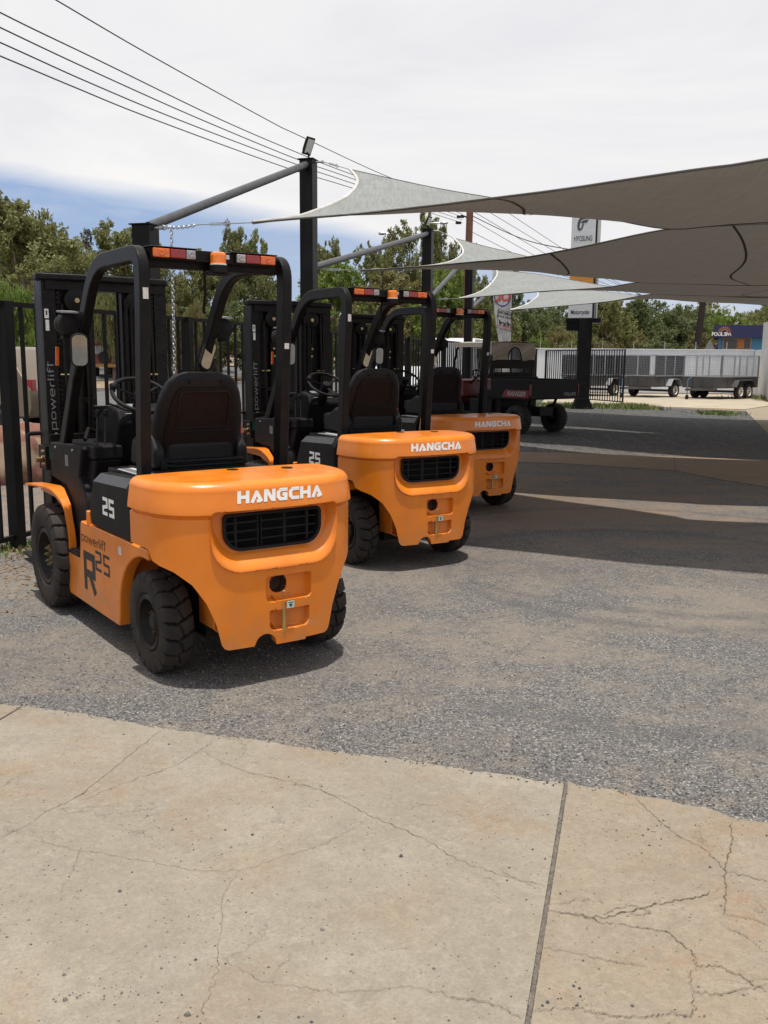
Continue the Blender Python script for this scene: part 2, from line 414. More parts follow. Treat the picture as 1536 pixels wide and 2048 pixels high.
def make_counterweight(root):
    P = cw_plan(); nu = len(P); mb = MB()
    global ZT, RT
    nv = 190; ZT = 1.027; RT = .050
    nrm = []
    for i in range(nu):
        a = P[max(0, i-1)]; b = P[min(nu-1, i+1)]; t = V((b[0]-a[0], b[1]-a[1])).normalized(); nrm.append((-t.y, t.x) if a[1] < -.06 or b[1] < -.06 else ((1.0 if a[0] < 0 else -1.0), 0.0))
    rows = []
    for j in range(nv+1):
        row = []
        for i in range(nu):
            x, y = P[i]; nx, ny = nrm[i]; zb = cw_zb(x, y); z = zb+(ZT-RT-zb)*j/nv
            d = cw_disp(x, y, z)
            taper = .008*max(0, .60-z)/.4 + .018*sm(z, .86, ZT)
            k = d+taper
            row.append((x+nx*k, y+ny*k, z))
        rows.append(row)
    R0 = rows[-1]
    for q in range(1, 15):
        a = pi/2*q/14; ins = RT*(1-cos(a)); row = []
        for i in range(nu):
            nx, ny = nrm[i]; row.append((R0[i][0]+nx*ins, R0[i][1]+ny*ins, ZT-RT+RT*sin(a)))
        rows.append(row)
    R1 = rows[-1]
    for f, dz in ((.8, .003), (.4, .006), (0, .007)):
        rows.append([(p[0]*f, .0+(p[1])*f, ZT+dz) for p in R1])
    # inward lip at the bottom edge
    lip = [(p[0]*.90, p[1]*.90+.005, p[2]+.012) for p in rows[0]]
    rows.insert(0, lip)
    n = nu
    vs = [p for r in rows for p in r]; fs = []
    for j in range(len(rows)-1):
        for i in range(n-1):
            if 1 <= j <= nv:
                cx = (rows[j][i][0]+rows[j+1][i+1][0])/2; cz = (rows[j][i][2]+rows[j+1][i+1][2])/2
                if cw_hole(cx, rows[j][i][1], cz): continue
            fs.append((j*n+i, j*n+i+1, (j+1)*n+i+1, (j+1)*n+i))
    mb.add(vs, fs)
    cw = mb.build('counterweight', [ORANGE, RUST], root, smooth=50)
    for pl in cw.data.polygons:
        c = pl.center
        if c.y < -.25 and math.hypot(c.x-.018, c.z-.497) < .0485 and c.y > -.438: pl.material_index = 1
    # cast core behind the skin
    core = MB(); core.b2(-.545, .545, -.10, .008, .70, .945)
    core.b2(-.27, .27, -.30, -.12, .265, .60); core.b2(-.27, .27, -.40, -.30, .262, .275); core.prism([(-.27, .60), (.27, .60), (.50, .68), (.50, .70), (-.50, .70), (-.50, .68)], 'y', -.24, -.14)
    core.build('core', ORANGE, cw, bevel=.008)
    # grille: black rubber frame and slats with dark cavity
    fr = MB(); out = rrect(0, 0, 1, 1, .1)
    def rr(hx, hz, rt, rb, n=6):
        pts = []
        for sx, sz, a0, r in ((1, 1, 0, rt), (-1, 1, 90, rt), (-1, -1, 180, rb), (1, -1, 270, rb)):
            for k in range(n+1):
                a = radians(a0+90*k/n); pts.append((sx*(hx-r)+r*cos(a), sz*(hz-r)+r*sin(a)))
        return pts
    A = rr(.274, .094, .026, .098); B = rr(.258, .078, .016, .084); cz = .776; n = len(A)
    yy = lambda x, dd: cw_y(x)+.064+dd
    ring = [[(x, yy(x, -.006), z+cz) for x, z in A], [(x, yy(x, -.016), z*.97+cz) for x, z in A], [(x, yy(x, -.012), z+cz) for x, z in B], [(x, yy(x, .05), z+cz) for x, z in B]]
    vs = [p for r in ring for p in r]; fs = [(j*n+i, j*n+(i+1) % n, (j+1)*n+(i+1) % n, (j+1)*n+i) for j in range(3) for i in range(n)]
    fr.add(vs, fs); g = fr.build('grille_frame', BLACKM, cw, smooth=60)
    sl = MB()
    for z in (.732, .776, .820): sl.b2(-.255, .255, -.418, -.412, z-.0035, z+.0035)
    for x in (-.20, -.07, .07, .20): sl.b2(x-.006, x+.006, -.420, -.410, .692, .862)
    sl.b2(-.082, -.058, -.42, -.405, .69, .86)
    sl.build('grille_bars', VOID, cw)
    cv = MB(); cv.b2(-.30, .30, -.30, -.28, .66, .90); cv.b2(-.30, .30, -.40, -.28, .662, .672); cv.b2(-.30, .30, -.40, -.28, .885, .895)
    cv.b2(-.31, -.30, -.40, -.28, .66, .9); cv.b2(.30, .31, -.40, -.28, .66, .9)
    cv.build('cavity_lining', VOID, cw)
    rad = MB()
    for k in range(12): rad.b2(-.24, .10, -.312, -.302, .70+k*.013, .704+k*.013)
    rad.build('radiator_fins', BLACKM, cw)
    # tow pin, clip, sticker, caps on the top
    MB().cyl((.030, -.475, .255), (.030, -.475, .41), .011, n=14).build('tow_pin', PINBRASS, cw, smooth=40)
    cl = MB(); cl.tube(roundpath([(.018, -.487, .432), (.012, -.50, .472), (.046, -.50, .462), (.042, -.487, .432)], .012), .0028, 8)
    cl.build('pin_clip', BRASS, cw, smooth=60)
    MB().b2(.036, .078, -.4985, -.4965, .378, .413).build('tow_sticker', STICKC, cw)
    MB().b2(.050, .064, -.4992, -.4987, .386, .398).build('sticker_mark', BLACKD, cw)
    MB().b2(.044, .072, -.4992, -.4987, .404, .407).build('sticker_mark', BLACKD, cw)
    MB().cyl((.018, -.39, .497), (.018, -.36, .497), .05, n=20).build('tow_hole', RUST, cw)
    for x, y in ((-.035, -.06), (.25, -.13)):
        MB().cyl((x, y, 1.020), (x, y, 1.0365), .034, .031, 20).build('bolt_plug', BLACKM, cw, smooth=40)
    # scuffs at the lower pocket
    for x, z, w, h in ((.176, .287, .016, .010), (.165, .277, .014, .006), (.186, .279, .008, .005), (-.075, .283, .010, .004)):
        sc = MB(); sc.add([(x-w/2, cw_y(x)+.0065, z-h/2), (x+w/2, cw_y(x)+.0065, z-h*.2), (x+w*.4, cw_y(x)+.0065, z+h/2), (x-w*.3, cw_y(x)+.0065, z+h*.3)], [(0, 1, 2, 3)])
        sc.build('paint_scuff', GREYD, cw)
    # brand lettering on the upper rear face
    q, w = word('HANGCHA', GB, .27, .0)
    lt = MB(); hh = .062; ww = .478
    def fn(x, y, e):
        X = -.222+ww*x/w+.006*y; Z = .925+(hh-.003)*y
        k = .018*sm(Z, .86, ZT)
        if Z > ZT-RT: k += RT-sqrt(max(0, RT**2-(Z-ZT+RT)**2))-.0006
        return (X, cw_y(X)+k-.0016-e, Z)
    sub = []
    for poly, e in q:
        for a in range(3):
            for b in range(3):
                P_ = [V((*p, 0)) for p in poly]
                def bl(u, v): return P_[0].lerp(P_[1], u).lerp(P_[3].lerp(P_[2], u), v)
                sub.append(([tuple(bl(u, v))[:2] for u, v in ((a/3, b/3), ((a+1)/3, b/3), ((a+1)/3, (b+1)/3), (a/3, (b+1)/3))], e))
    put_word(lt, sub, fn); lt.build('lettering', WHITE, cw, fix=False)
    cw.location = (.006, -.008, 0)
    return cw

# ------------------------------------------------------------------ the whole forklift
def make_forklift():
    root = empty('forklift')
    make_counterweight(root)
    # chassis side panels
    arch = [(.275+(0), .0)]
    def panel(x0, x1):
        pts = [(1.285, .15), (1.375, .33), (1.385, .415), (1.06, .415), (1.045, .46), (1.02, .635), (1.005, .65), (.20, .655), (-.06, .655), (-.06, .60)]
        for k in range(13):
            a = radians(92-k*92/12); pts.append((.0+.385*cos(a), .235+.37*sin(a)))
        pts += [(.405, .15)]
        return MB().prism(pts, 'x', x0, x1)
    for s in (-1, 1):
        p = panel(s*.50, s*.43).build('side_panel', ORANGE, root, bevel=.010, seg=3)
        MB().prism([(.43, .17), (.41, .60), (.0, .64), (-.1, .62), (-.1, .60), (.0, .615), (.385, .5), (.40, .17)], 'x', s*.43, s*.27).build('wheel_arch_liner', ORANGE, p)
    ch = MB(); ch.b2(-.43, .43, .42, 1.55, .17, .60); ch.b2(-.26, .26, -.2, .42, .20, .62); ch.cyl((-.40, 0, .27), (.40, 0, .27), .045)
    ch.b2(-.30, .30, 1.45, 1.75, .20, .5); ch.cyl((-.45, 1.6, .34), (.45, 1.6, .34), .08); ch.b2(-.42, .42, .1, .8, .60, .66)
    ch.b2(-.40, .40, .80, 1.6, .40, .44); ch.build('chassis', BLACKM, root)
    # wheels
    make_wheel(root, -.418, 0, .268, .160, .150, 19, -1, False); make_wheel(root, .485, 0, .268, .160, .150, 19, 1, False)
    make_wheel(root, -.470, 1.60, .337, .195, .185, 21, -1, True); make_wheel(root, .470, 1.60, .337, .195, .185, 21, 1, True)
    for s in (-1, 1): MB().b2(min(s*.505, s*.45), max(s*.505, s*.45), .84, .885, .64, .73).build('hood_bracket', ORANGE, root, bevel=.008)
    # step, fender
    for s in (-1, 1):
        st = MB(); st.b2(min(s*.505, s*.36), max(s*.505, s*.36), 1.06, 1.40, .418, .436)
        for k in range(5):
            for q in range(3): st.b2(min(s*(.385+q*.045), s*(.410+q*.045)), max(s*(.385+q*.045), s*(.410+q*.045)), 1.085+k*.063, 1.115+k*.063, .436, .445)
        st.build('step_tread', BLACKM, root, bevel=.003)
        pth = roundpath([(0, 1.97, .770), (0, 1.48, .800), (0, 1.34, .715), (0, 1.255, .52), (0, 1.255, .35)], .06)
        f = MB(); vs = []
        for p in pth:
            xo = .565-.062*sm(1.60-p[1], 0, .30)
            vs += [(s*xo, p[1], p[2]), (s*.458, p[1], p[2]), (s*.458, p[1]-.004, p[2]-.010), (s*xo, p[1]-.004, p[2]-.010)]
        nn = len(pth); f.add(vs, [(i*4+k, i*4+(k+1) % 4, (i+1)*4+(k+1) % 4, (i+1)*4+k) for i in range(nn-1) for k in range(4)]+[(0, 1, 2, 3), (nn*4-4, nn*4-1, nn*4-2, nn*4-3)]).build('fender', ORANGE, root, smooth=40)
        g = MB(); g.prism([(1.95, .765), (1.60, .79), (1.46, .79), (1.33, .70), (1.262, .50), (1.262, .36), (1.30, .36), (1.32, .52), (1.45, .66), (1.62, .71), (1.95, .72)], 'x', s*.455, s*.470); g.build('fender_flange', ORANGE, root, bevel=.003)
    # black cowl (front body) with side walls
    for s in (-1, 1):
        c = MB(); c.prism([(1.79, 1.055), (1.16, 1.085), (1.12, 1.06), (1.20, .88), (1.09, .80), (1.06, .74), (1.06, .44), (1.26, .40), (1.30, .52), (1.47, .80), (1.80, .83)], 'x', s*.44, s*.37)
        c.build('cowl_side', BLACKM, root, bevel=.015, seg=3)
    c = MB(); c.prism([(1.80, .45), (1.80, 1.06), (1.62, 1.08), (1.45, 1.05), (1.36, .90), (1.40, .45)], 'x', -.38, .38); c.build('cowl', BLACKM, root, bevel=.012)
    MB().prism([(1.10, .44), (1.46, .52), (1.46, .49), (1.10, .42)], 'x', -.38, .38).build('floor_plate', BLACKM, root)
    d = MB(); d.prism([(1.18, 1.08), (1.13, 1.21), (1.18, 1.29), (1.30, 1.315), (1.50, 1.25), (1.62, 1.06), (1.45, .9), (1.25, .95)], 'x', -.20, .16)
    dash = d.build('dashboard', BLACKM, root, bevel=.02, seg=3)
    MB().add([(-.15, 1.158, 1.262), (.05, 1.158, 1.262), (.04, 1.27, 1.318), (-.13, 1.27, 1.318)], [(0, 1, 2, 3)]).build('display', GREYS, dash)
    c2 = MB(); c2.b2(-.40, -.22, 1.02, 1.26, 1.00, 1.085); c2.prism([(1.02, 1.0), (1.26, 1.0), (1.24, .86), (1.12, .80)], 'x', -.39, -.23); c2.build('lever_console', BLACKM, root, bevel=.015)
    # seat hood with big side covers
    for s in (-1, 1):
        h = MB(); lo = [(.80, .66), (.815, .75), (.74, .915), (.19, .935), (.16, .90), (.16, .66)]; hi = [(.80, .66), (.80, .75), (.70, .968), (.20, .988), (.17, .97), (.16, .66)]
        n_ = 6; h.add([(s*x, p[0], p[1]) for x, Q in ((.40, hi), (.468, hi), (.505, lo)) for p in Q], [(j*n_+i, j*n_+(i+1) % n_, (j+1)*n_+(i+1) % n_, (j+1)*n_+i) for j in range(2) for i in range(n_)]+[tuple(range(n_))[::-1], tuple(range(12, 18))])
        hc = h.build('hood_cover', BLACKM, root, bevel=.012, seg=3)
        MB().add([(s*.5052, .728, .918), (s*.5052, .195, .937), (s*.4705, .205, .9855), (s*.4705, .690, .9660)], [(0, 1, 2, 3)]).build('cover_bevel_face', GREYC, hc)  # lighter grey face laid over the top bevel of the cover
        q, w = word('25', GN, .20, .02)
        m = MB(); put_word(m, q, lambda x, y, e: (s*(.5062+e), (.580-.20*x/w) if s < 0 else (.38+.20*x/w), .750+.100*y)); m.build('number', WHITE, hc, fix=False)
    hd = MB(); hd.b2(-.40, .40, .03, .78, .655, .985); hd.b2(-.31, .31, .05, .70, .985, .998); hd.build('seat_hood', BLACKM, root, bevel=.015)
    MB().b2(-.40, -.30, .30, .62, .988, .992).build('hood_decal', STICK, root)
    # side lettering
    q, w = word('powerlift', GT, .105, .03)
    def side_w(q, w, y0, wd, z0, hh, nm, m_):
        for s in (-1, 1):
            m = MB(); put_word(m, q, lambda x, y, e: (s*(.5010+e), (y0-wd*x/w) if s < 0 else (y0-wd+wd*x/w), z0+hh*y)); m.build(nm, m_, root, fix=False)
    side_w(q, w, 1.005, .445, .535, .058, 'side_lettering', BLACKD)
    q, w = word('R', GN, .20, 0); side_w(q, .9, .985, .235, .245, .235, 'side_lettering', BLACKD)
    q, w = word('25', GN, .14, .02); side_w(q, w, .765, .265, .395, .125, 'side_lettering', BLACKD)
    for s in (-1, 1): MB().b2(min(s*.5006, s*.5016), max(s*.5006, s*.5016), .318, .362, .562, .606).build('side_sticker', STICK, root)
    # overhead guard: two bent side frames, cross members
    pr = [(-.028, -.041), (.028, -.041), (.028, .041), (-.028, .041)]
    guard = None
    path = roundpath([(0, .205, .97), (0, .140, 1.90), (0, .135, 2.124), (0, .83, 2.124), (0, 1.16, 1.68), (0, 1.56, 1.05)], .20, 8)
    g = MB()
    for s in (-1, 1):
        g.sweep([(s*.405, p.y, p.z) for p in path], pr)
    g.bar((-.39, .21, 2.100), (.39, .21, 2.100), .07, .080); g.bar((-.39, .66, 2.134), (.39, .66, 2.134), .05, .03)
    for x in (-.28, -.14, 0, .14, .28): g.bar((x, .24, 2.130), (x, .66, 2.134), .03, .018)
    guard = g.build('overhead_guard', BLACKP, root, bevel=.012, seg=3)
    MB().tube([(-.03, .22, 2.07), (-.0, .28, 1.95), (.02, .35, 1.86), (.03, .36, 1.85)], .008, 8).build('cable_conduit', BLACKM, guard, smooth=50)
    # light bar
    lb = MB(); lb.b2(-.365, .335, -.02, .06, 2.095, 2.152); lb.add([], [])
    lb.b2(-.375, -.115, -.045, .06, 2.152, 2.157); lb.b2(.075, .345, -.045, .06, 2.152, 2.157)
    lo_ = [lb.build('light_bar', BLACKP, root, bevel=.003)]
    for s, x0 in ((-1, -.360), (1, .335)):
        sg = 1 if s < 0 else -1
        cl = MB().b2(min(x0, x0+sg*.235), max(x0, x0+sg*.235), -.030, -.019, 2.100, 2.150).build('tail_lamp', BLACKM, root, bevel=.003)
        lo_.append(cl)
        for k, (a, b, mt, nm) in enumerate(((.004, .092, AMBER, 'amber_lens'), (.095, .178, REDL, 'red_lens'), (.181, .231, CLEARL, 'clear_lens'))):
            MB().b2(min(x0+sg*a, x0+sg*b), max(x0+sg*a, x0+sg*b), -.047, -.030, 2.103, 2.147).build(nm, mt, cl, bevel=.005)
            xc = x0+sg*(a+b)/2; 
            if k != 1: MB().lathe([(-.0485, .016), (-.0500, .012), (-.0485, .007), (-.0480, 0)], (xc, 0, 2.125), 'y', 16).build('lens_ring', mt, cl, smooth=60)
    # beacon
    b = MB(); b.lathe([(2.045, .0), (2.045, .046), (2.078, .047), (2.082, .040), (2.082, 0)], (-.005, -.045, 0), 'z', 28); b.b2(-.06, .06, -.06, .04, 2.035, 2.047)
    be = b.build('beacon', BLACKM, root, smooth=40); lo_.append(be)
    MB().lathe([(2.082, .043), (2.088, .043), (2.088, .040)], (-.005, -.045, 0), 'z', 28).build('beacon_collar', WHITE, be, smooth=40)
    ln = MB(); pr_ = [(2.088, .042)]+[(2.092+k*.006, .0415-.001*(k % 2)) for k in range(8)]+[(2.142, .039), (2.147, .030), (2.149, 0)]
    ln.lathe(pr_, (-.005, -.045, 0), 'z', 28).build('beacon_lens', BEACON, be, smooth=30)
    MB().b2(.052, .070, -.0215, -.0205, 2.118, 2.140).build('light_bar_sticker', STICK, lo_[0])
    for q in lo_: q.location.y = .145
    # stickers on the guard
    MB().b2(-.480, -.452, -.064, -.062, 1.895, 1.95).xf(Matrix.Translation((.062, .159, 0.0))).build('guard_sticker', STICK, root)
    MB().b2(.390, .418, .1135, .1155, 1.66, 1.72).build('guard_sticker', STICK, root)
    # work lamps on the front pillars, mirrors, indicators
    for s in (-1, 1):
        wl = MB(); wl.lathe([(1.19, 0), (1.18, .060), (1.12, .070), (1.07, .060), (1.06, 0)], (s*.490, 0, 1.795), 'y', 20); wl.b2(s*.500-.02, s*.500+.02, 1.11, 1.16, 1.71, 1.73)
        o = wl.build('work_lamp', BLACKM, root, smooth=40)
        MB().prism([(1.04, 1.865), (1.17, 1.875), (1.17, 1.865), (1.04, 1.855)], 'x', s*.49-.045, s*.49+.045).build('lamp_hood', GREYS, o)
        # mirror
        yaw = radians(-10 if s < 0 else 22); C_ = (s*.462 if s < 0 else .40, 1.00 if s < 0 else 1.14, 1.645 if s < 0 else 1.625)
        mh = MB(); mh.prism(rrect(0, 0, .098, .190, .035, 6), 'y', -.008, .018)
        M_ = Matrix.Translation(C_) @ Matrix.Rotation(yaw, 4, 'Z') @ Matrix.Rotation(radians(0 if s < 0 else 22), 4, 'Y') @ Matrix.Rotation(radians(4), 4, 'X')
        mo = mh.xf(M_).build('mirror', BLACKM, root, bevel=.006)
        MB().prism(rrect(0, 0, .084, .174, .030, 6), 'y', -.0095, -.0085).xf(M_).build('mirror_glass', MIRROR, mo)
        MB().tube([(C_[0], C_[1]+.02, C_[2]-.06), (s*.43, 1.24, 1.48), (s*.41, 1.33, 1.42)], .009, 8).build('mirror_arm', BLACKM, mo, smooth=50)
    MB().bar((-.535, 1.20, 1.555), (-.53, 1.20, 1.665), .012, .02).build('indicator', AMBER, root, bevel=.003)
    # seat
    bk = MB(); secs = [(.955, .20, .40), (1.00, .235, .41), (1.06, .258, .415), (1.15, .268, .40), (1.25, .268, .375), (1.35, .252, .345), (1.42, .232, .325), (1.475, .205, .312), (1.510, .165, .308), (1.530, .10, .31)]
    rows = []
    for z, hw, yb in secs:
        row = []
        th = .085 if z > 1.0 else .12
        for k in range(25):
            a = 2*pi*k/24; cx = cos(a); sx = sin(a)
            row.append((hw*math.copysign(abs(cx)**.45, cx), yb+.045+(th*.6)*math.copysign(abs(sx)**.7, sx), z))
        rows.append(row)
    bk.grid(rows); bk.add(rows[-1][:-1], [tuple(range(24))]); bk.add(rows[0][:-1], [tuple(range(24))[::-1]])
    back = bk.build('backrest', VINYL, root, smooth=60)
    def by(z): 
        for i in range(len(secs)-1):
            if secs[i][0] <= z <= secs[i+1][0]:
                f = (z-secs[i][0])/(secs[i+1][0]-secs[i][0]); return secs[i][2]+f*(secs[i+1][2]-secs[i][2])-.006
        return .31
    def shell(poly, off, name, m_):
        s_ = MB(); n = len(poly)
        s_.add([(x, by(z)-off, z) for x, z in poly]+[(x, by(z)+.02, z) for x, z in poly], [tuple(range(n)), *[(i, (i+1) % n, n+(i+1) % n, n+i) for i in range(n)]]); return s_
    sp = shell([(-.205, 1.02), (.205, 1.02), (.215, 1.15), (.205, 1.25), (.19, 1.35), (.165, 1.425), (.14, 1.448), (-.14, 1.448), (-.165, 1.425), (-.19, 1.35), (-.205, 1.25), (-.215, 1.15)], .012, 'b', 0).build('back_shell', DKBROWN, back, bevel=.008)
    rim = MB()
    pl = [(-.150, 1.225), (-.150, 1.40), (-.13, 1.425), (.13, 1.425), (.150, 1.40), (.150, 1.225), (-.150, 1.225)]
    rim.tube([(x, by(z)-.015, z) for x, z in roundpath([(a, 0, b) for a, b in pl], .02) for x, z in [(x, z)]] if False else [(p.x, by(p.z)-.015, p.z) for p in roundpath([(a, 0, b) for a, b in pl], .02)], .006, 6)
    rim.tube([(-.17, by(1.205)-.015, 1.205), (.17, by(1.205)-.015, 1.205)], .004, 6)
    rim.build('shell_rib', VINYL, back, smooth=50)
    hl = MB()
    for x, z in ((-.09, 1.478), (.10, 1.478)): hl.cyl((x, .285, z), (x, .33, z), .009, n=10)
    hl.build('screw_recess', VOID, back)
    sc = MB()
    for x, z in ((-.19, 1.10), (.20, 1.10), (-.19, .99), (.21, 1.0)): sc.cyl((x, by(z)-.020 if abs(x) < .195 else by(z)-.012, z), (x, by(z), z), .005, n=8)
    sc.build('rivets', STEEL, back)
    cu = MB(); cu.prism(rrect(0, 0, .50, .50, .10, 5), 'z', 1.03, 1.15); cu.xf(Matrix.Translation((0, .62, 0))); cu.build('seat_cushion', VINYL, root, bevel=.03, seg=3)
    for s in (-1, 1):
        wg = MB(); wg.prism([(.36, 1.0), (.36, 1.10), (.43, 1.195), (.54, 1.21), (.72, 1.12), (.74, 1.0)], 'x', s*.215, s*.285); wg.build('hip_bolster', VINYL, root, bevel=.025, seg=3)
    bl = MB()
    for k in range(5):
        z = .992+k*.0125; e = .012*(k % 2); bl.prism(rrect(0, .55, .50-e*2, .50-e*2, .08, 4), 'z', z, z+.0125)
    bl.build('seat_bellows', VINYL, root, bevel=.004)
    ba = MB(); ba.prism([(.33, 1.0), (.33, 1.045), (.40, 1.06), (.62, 1.05), (.62, 1.0)], 'x', -.25, .25); ba.build('seat_base', BLACKM, root, bevel=.01)
    MB().bar((.288, .45, 1.15), (.292, .47, 1.225), .014, .010).build('belt_release', REDP, root, bevel=.003)
    # steering wheel, column, knob, levers
    cw_ = V((-.115, .98, 1.385)); Rt = Matrix.Rotation(radians(34), 4, 'X'); ring = []
    for k in range(36):
        a = 2*pi*k/36; ring.append(cw_+Rt @ V((.168*cos(a), .168*sin(a), 0)))
    sw = MB(); sw.tube(ring, .0125, 10, closed=True)
    for a in (30, 150, 270): sw.bar(cw_+Rt @ V((0, 0, -.018)), cw_+Rt @ V((.15*cos(radians(a)), .15*sin(radians(a)), 0)), .026, .010)
    st = sw.build('steering_wheel', BLACKM, root, smooth=50)
    hb = MB(); hb.cyl(cw_+Rt @ V((0, 0, -.03)), cw_+Rt @ V((0, 0, .012)), .042, .036, 20); hb.build('wheel_hub', BLACKM, st, bevel=.005)
    kn = MB(); kc = cw_+Rt @ V((-.150, .05, .0)); kn.lathe([(-.01, 0), (-.01, .012), (.012, .013), (.018, .024), (.034, .024), (.043, .014), (.045, 0)], kc, 'z', 16); kn.build('steering_knob', BLACKM, st, smooth=50)
    co = MB(); co.cyl(cw_+Rt @ V((0, 0, -.03)), (-.03, 1.30, 1.10), .038, .05, 14); co.build('steering_column', BLACKM, root, smooth=40)
    MB().tube([(-.06, 1.08, 1.27), (-.17, 1.09, 1.29), (-.26, 1.12, 1.33)], .006, 8).build('direction_lever', BLACKM, root, smooth=50)
    lv = MB()
    for k, x in enumerate((-.34, -.29)):
        lv.tube([(x, 1.14, 1.08), (x+.02, 1.18, 1.2), (x+.03, 1.20, 1.26)], .007, 8); lv.lathe([(0, 0), (0, .012), (.02, .016), (.038, .012), (.042, 0)], (x+.03, 1.20, 1.25), 'z', 12)
    lv.build('parking_brake', BLACKM, root, smooth=50)
    lv = MB()
    for k in range(3):
        x = .14+.06*k; lv.tube([(x, 1.25, 1.07), (x, 1.19, 1.2), (x, 1.18, 1.25)], .006, 8); lv.lathe([(0, 0), (0, .011), (.02, .016), (.035, .012), (.04, 0)], (x, 1.18, 1.24), 'z', 12)
    lv.build('hydraulic_lever', BLACKM, root, smooth=50)
    pd = MB(); pd.b2(.06, .14, 1.32, 1.34, .56, .66); pd.b2(-.12, -.04, 1.32, 1.34, .56, .66); pd.build('pedal', BLACKM, root)
    MB().cyl((-.22, 1.22, .70), (-.22, 1.20, .73), .045, .04, 16).build('reservoir_cap', BLUEP, root, smooth=40)
    # mast
    Y0 = 1.86
    ms = MB()
    for s in (-1, 1):
        ms.b2(min(s*.335, s*.425), max(s*.335, s*.425), Y0, Y0+.025, .10, 2.097); ms.b2(min(s*.400, s*.425), max(s*.400, s*.425), Y0+.025, Y0+.15, .10, 2.097); ms.b2(min(s*.335, s*.425), max(s*.335, s*.425), Y0+.15, Y0+.17, .10, 2.097)
    ms.b2(-.42, .42, Y0+.02, Y0+.10, .22, .34); ms.b2(-.42, .42, Y0-.02, Y0+.0, 1.02, 1.10)
    mast = ms.build('mast', GREASE, root, bevel=.004)
    cp = MB(); pl = [(-.455, 1.93), (-.452, 1.875), (-.42, 1.835), (-.30, 1.812), (-.1, 1.80), (.1, 1.80), (.30, 1.812), (.42, 1.835), (.452, 1.875), (.455, 1.93), (.42, 2.00), (-.42, 2.00)]
    cp.prism(pl, 'z', 2.098, 2.142).build('mast_cap', BLACKP, mast, bevel=.012, seg=3)
    cb = MB(); cb.b2(-.40, .40, 1.845, 1.94, 2.04, 2.098); cb.b2(-.40, .40, 1.88, 1.95, 2.142, 2.150); cb.build('cross_member', GREASE, mast)
    for s in (-1, 1):
        r = MB()
        r.b2(min(s*.235, s*.315), max(s*.235, s*.315), Y0+.04, Y0+.06, .12, 2.06); r.b2(min(s*.290, s*.315), max(s*.290, s*.315), Y0+.05, Y0+.18, .12, 2.06)
        r.b2(min(s*.115, s*.150), max(s*.115, s*.150), Y0+.03, Y0+.14, .3, 2.05); r.b2(min(s*.105, s*.36), max(s*.105, s*.36), Y0+.10, Y0+.112, .12, 2.05); r.build('inner_rail', GREASE, mast, bevel=.003)
        c = MB(); c.cyl((s*.195, Y0+.02, .15), (s*.195, Y0+.02, 1.72), .033, n=16); c.cyl((s*.195, Y0+.02, 1.70), (s*.195, Y0+.02, 1.75), .040, n=16); c.cyl((s*.195, Y0+.02, 1.75), (s*.195, Y0+.02, 2.04), .020, n=12); c.build('lift_cylinder', GREASE, mast, smooth=40)
        for x, z in ((.205, 1.70), (.20, 1.63)): MB().cyl((s*x, Y0-.03, z), (s*x, Y0, z), .010, n=8).build('hose_fitting', BRASS, mast, smooth=40)
        bt = MB(); bt.cyl((s*.26, Y0-.028, 1.49), (s*.335, Y0-.028, 1.49), .007, n=8); bt.cyl((s*.255, Y0-.028, 1.49), (s*.275, Y0-.028, 1.49), .011, n=8); bt.build('hose_fitting', BRASS, mast, smooth=40)
        pu = MB(); pu.lathe([(-.022, 0), (-.022, .060), (-.014, .078), (0, .070), (.014, .078), (.022, .060), (.022, 0)], (s*.205, Y0-.0, 1.975), 'y', 28); pw = pu.build('chain_pulley', GREASE, mast, smooth=40)
        MB().cyl((s*.205, Y0-.032, 1.975), (s*.205, Y0-.02, 1.975), .016, n=12).build('pulley_pin', BRASS, pw)
        chn = MB()
        for k in range(56):
            z = 2.02-k*.030
            chn.b2(s*.318-.011, s*.318+.011, Y0+.005, Y0+.020, z-.012, z+.012)
            chn.cyl((s*.318-.014, Y0+.012, z), (s*.318+.014, Y0+.012, z), .007, n=6)
        chn.build('lift_chain', GREASE, mast)
        hs = MB(); hs.tube([(s*.13, Y0-.02, 2.0), (s*.125, Y0-.03, 1.5), (s*.14, Y0-.02, 1.0), (s*.12, Y0, .5)], .011, 8); hs.tube([(s*.16, Y0-.03, 1.95), (s*.155, Y0-.035, 1.4), (s*.165, Y0-.02, .9)], .009, 8); hs.build('hydraulic_hose', GREASE, mast, smooth=50)
    q, w = word('powerlift', GT, .10, .03)
    lt = MB(); put_word(lt, q, lambda x, y, e: (-.412+.056*(.95-y)/1.25, Y0-.0015-e, 1.125+.46*x/w)); lt.build('mast_lettering', MASTL, mast, fix=False)
    lg = MB(); lg.add([(-.395, Y0-.0015, 1.095), (-.352, Y0-.0015, 1.02), (-.352, Y0-.0015, 1.09), (-.375, Y0-.0015, 1.11)], [(0, 1, 2, 3)]); lg.build('mast_logo', GREYD, mast, fix=False)
    mk = MB(); mk.b2(-.412, -.385, Y0-.0025, Y0-.0005, 1.855, 1.915); mk.b2(-.408, -.385, Y0-.0025, Y0-.0005, 1.775, 1.845); mk.build('mast_sticker', STICK, mast)
    mk = MB(); mk.b2(-.404, -.394, Y0-.0032, Y0-.0027, 1.875, 1.903); mk.build('sticker_mark', BLACKD, mast)
    MB().b2(-.4255, -.337, Y0-.001, Y0-.0002, .93, 1.03).build('mast_green_band', GREEN, mast)  # thin green sheet across the left mast rail
    cc = MB(); cc.b2(-.16, -.02, Y0+.06, Y0+.16, .4, 1.27); cc.b2(-.17, .16, Y0+.05, Y0+.13, 1.235, 1.275); cc.cyl((-.04, Y0+.0, .3), (-.04, Y0+.0, 1.18), .028, n=14)
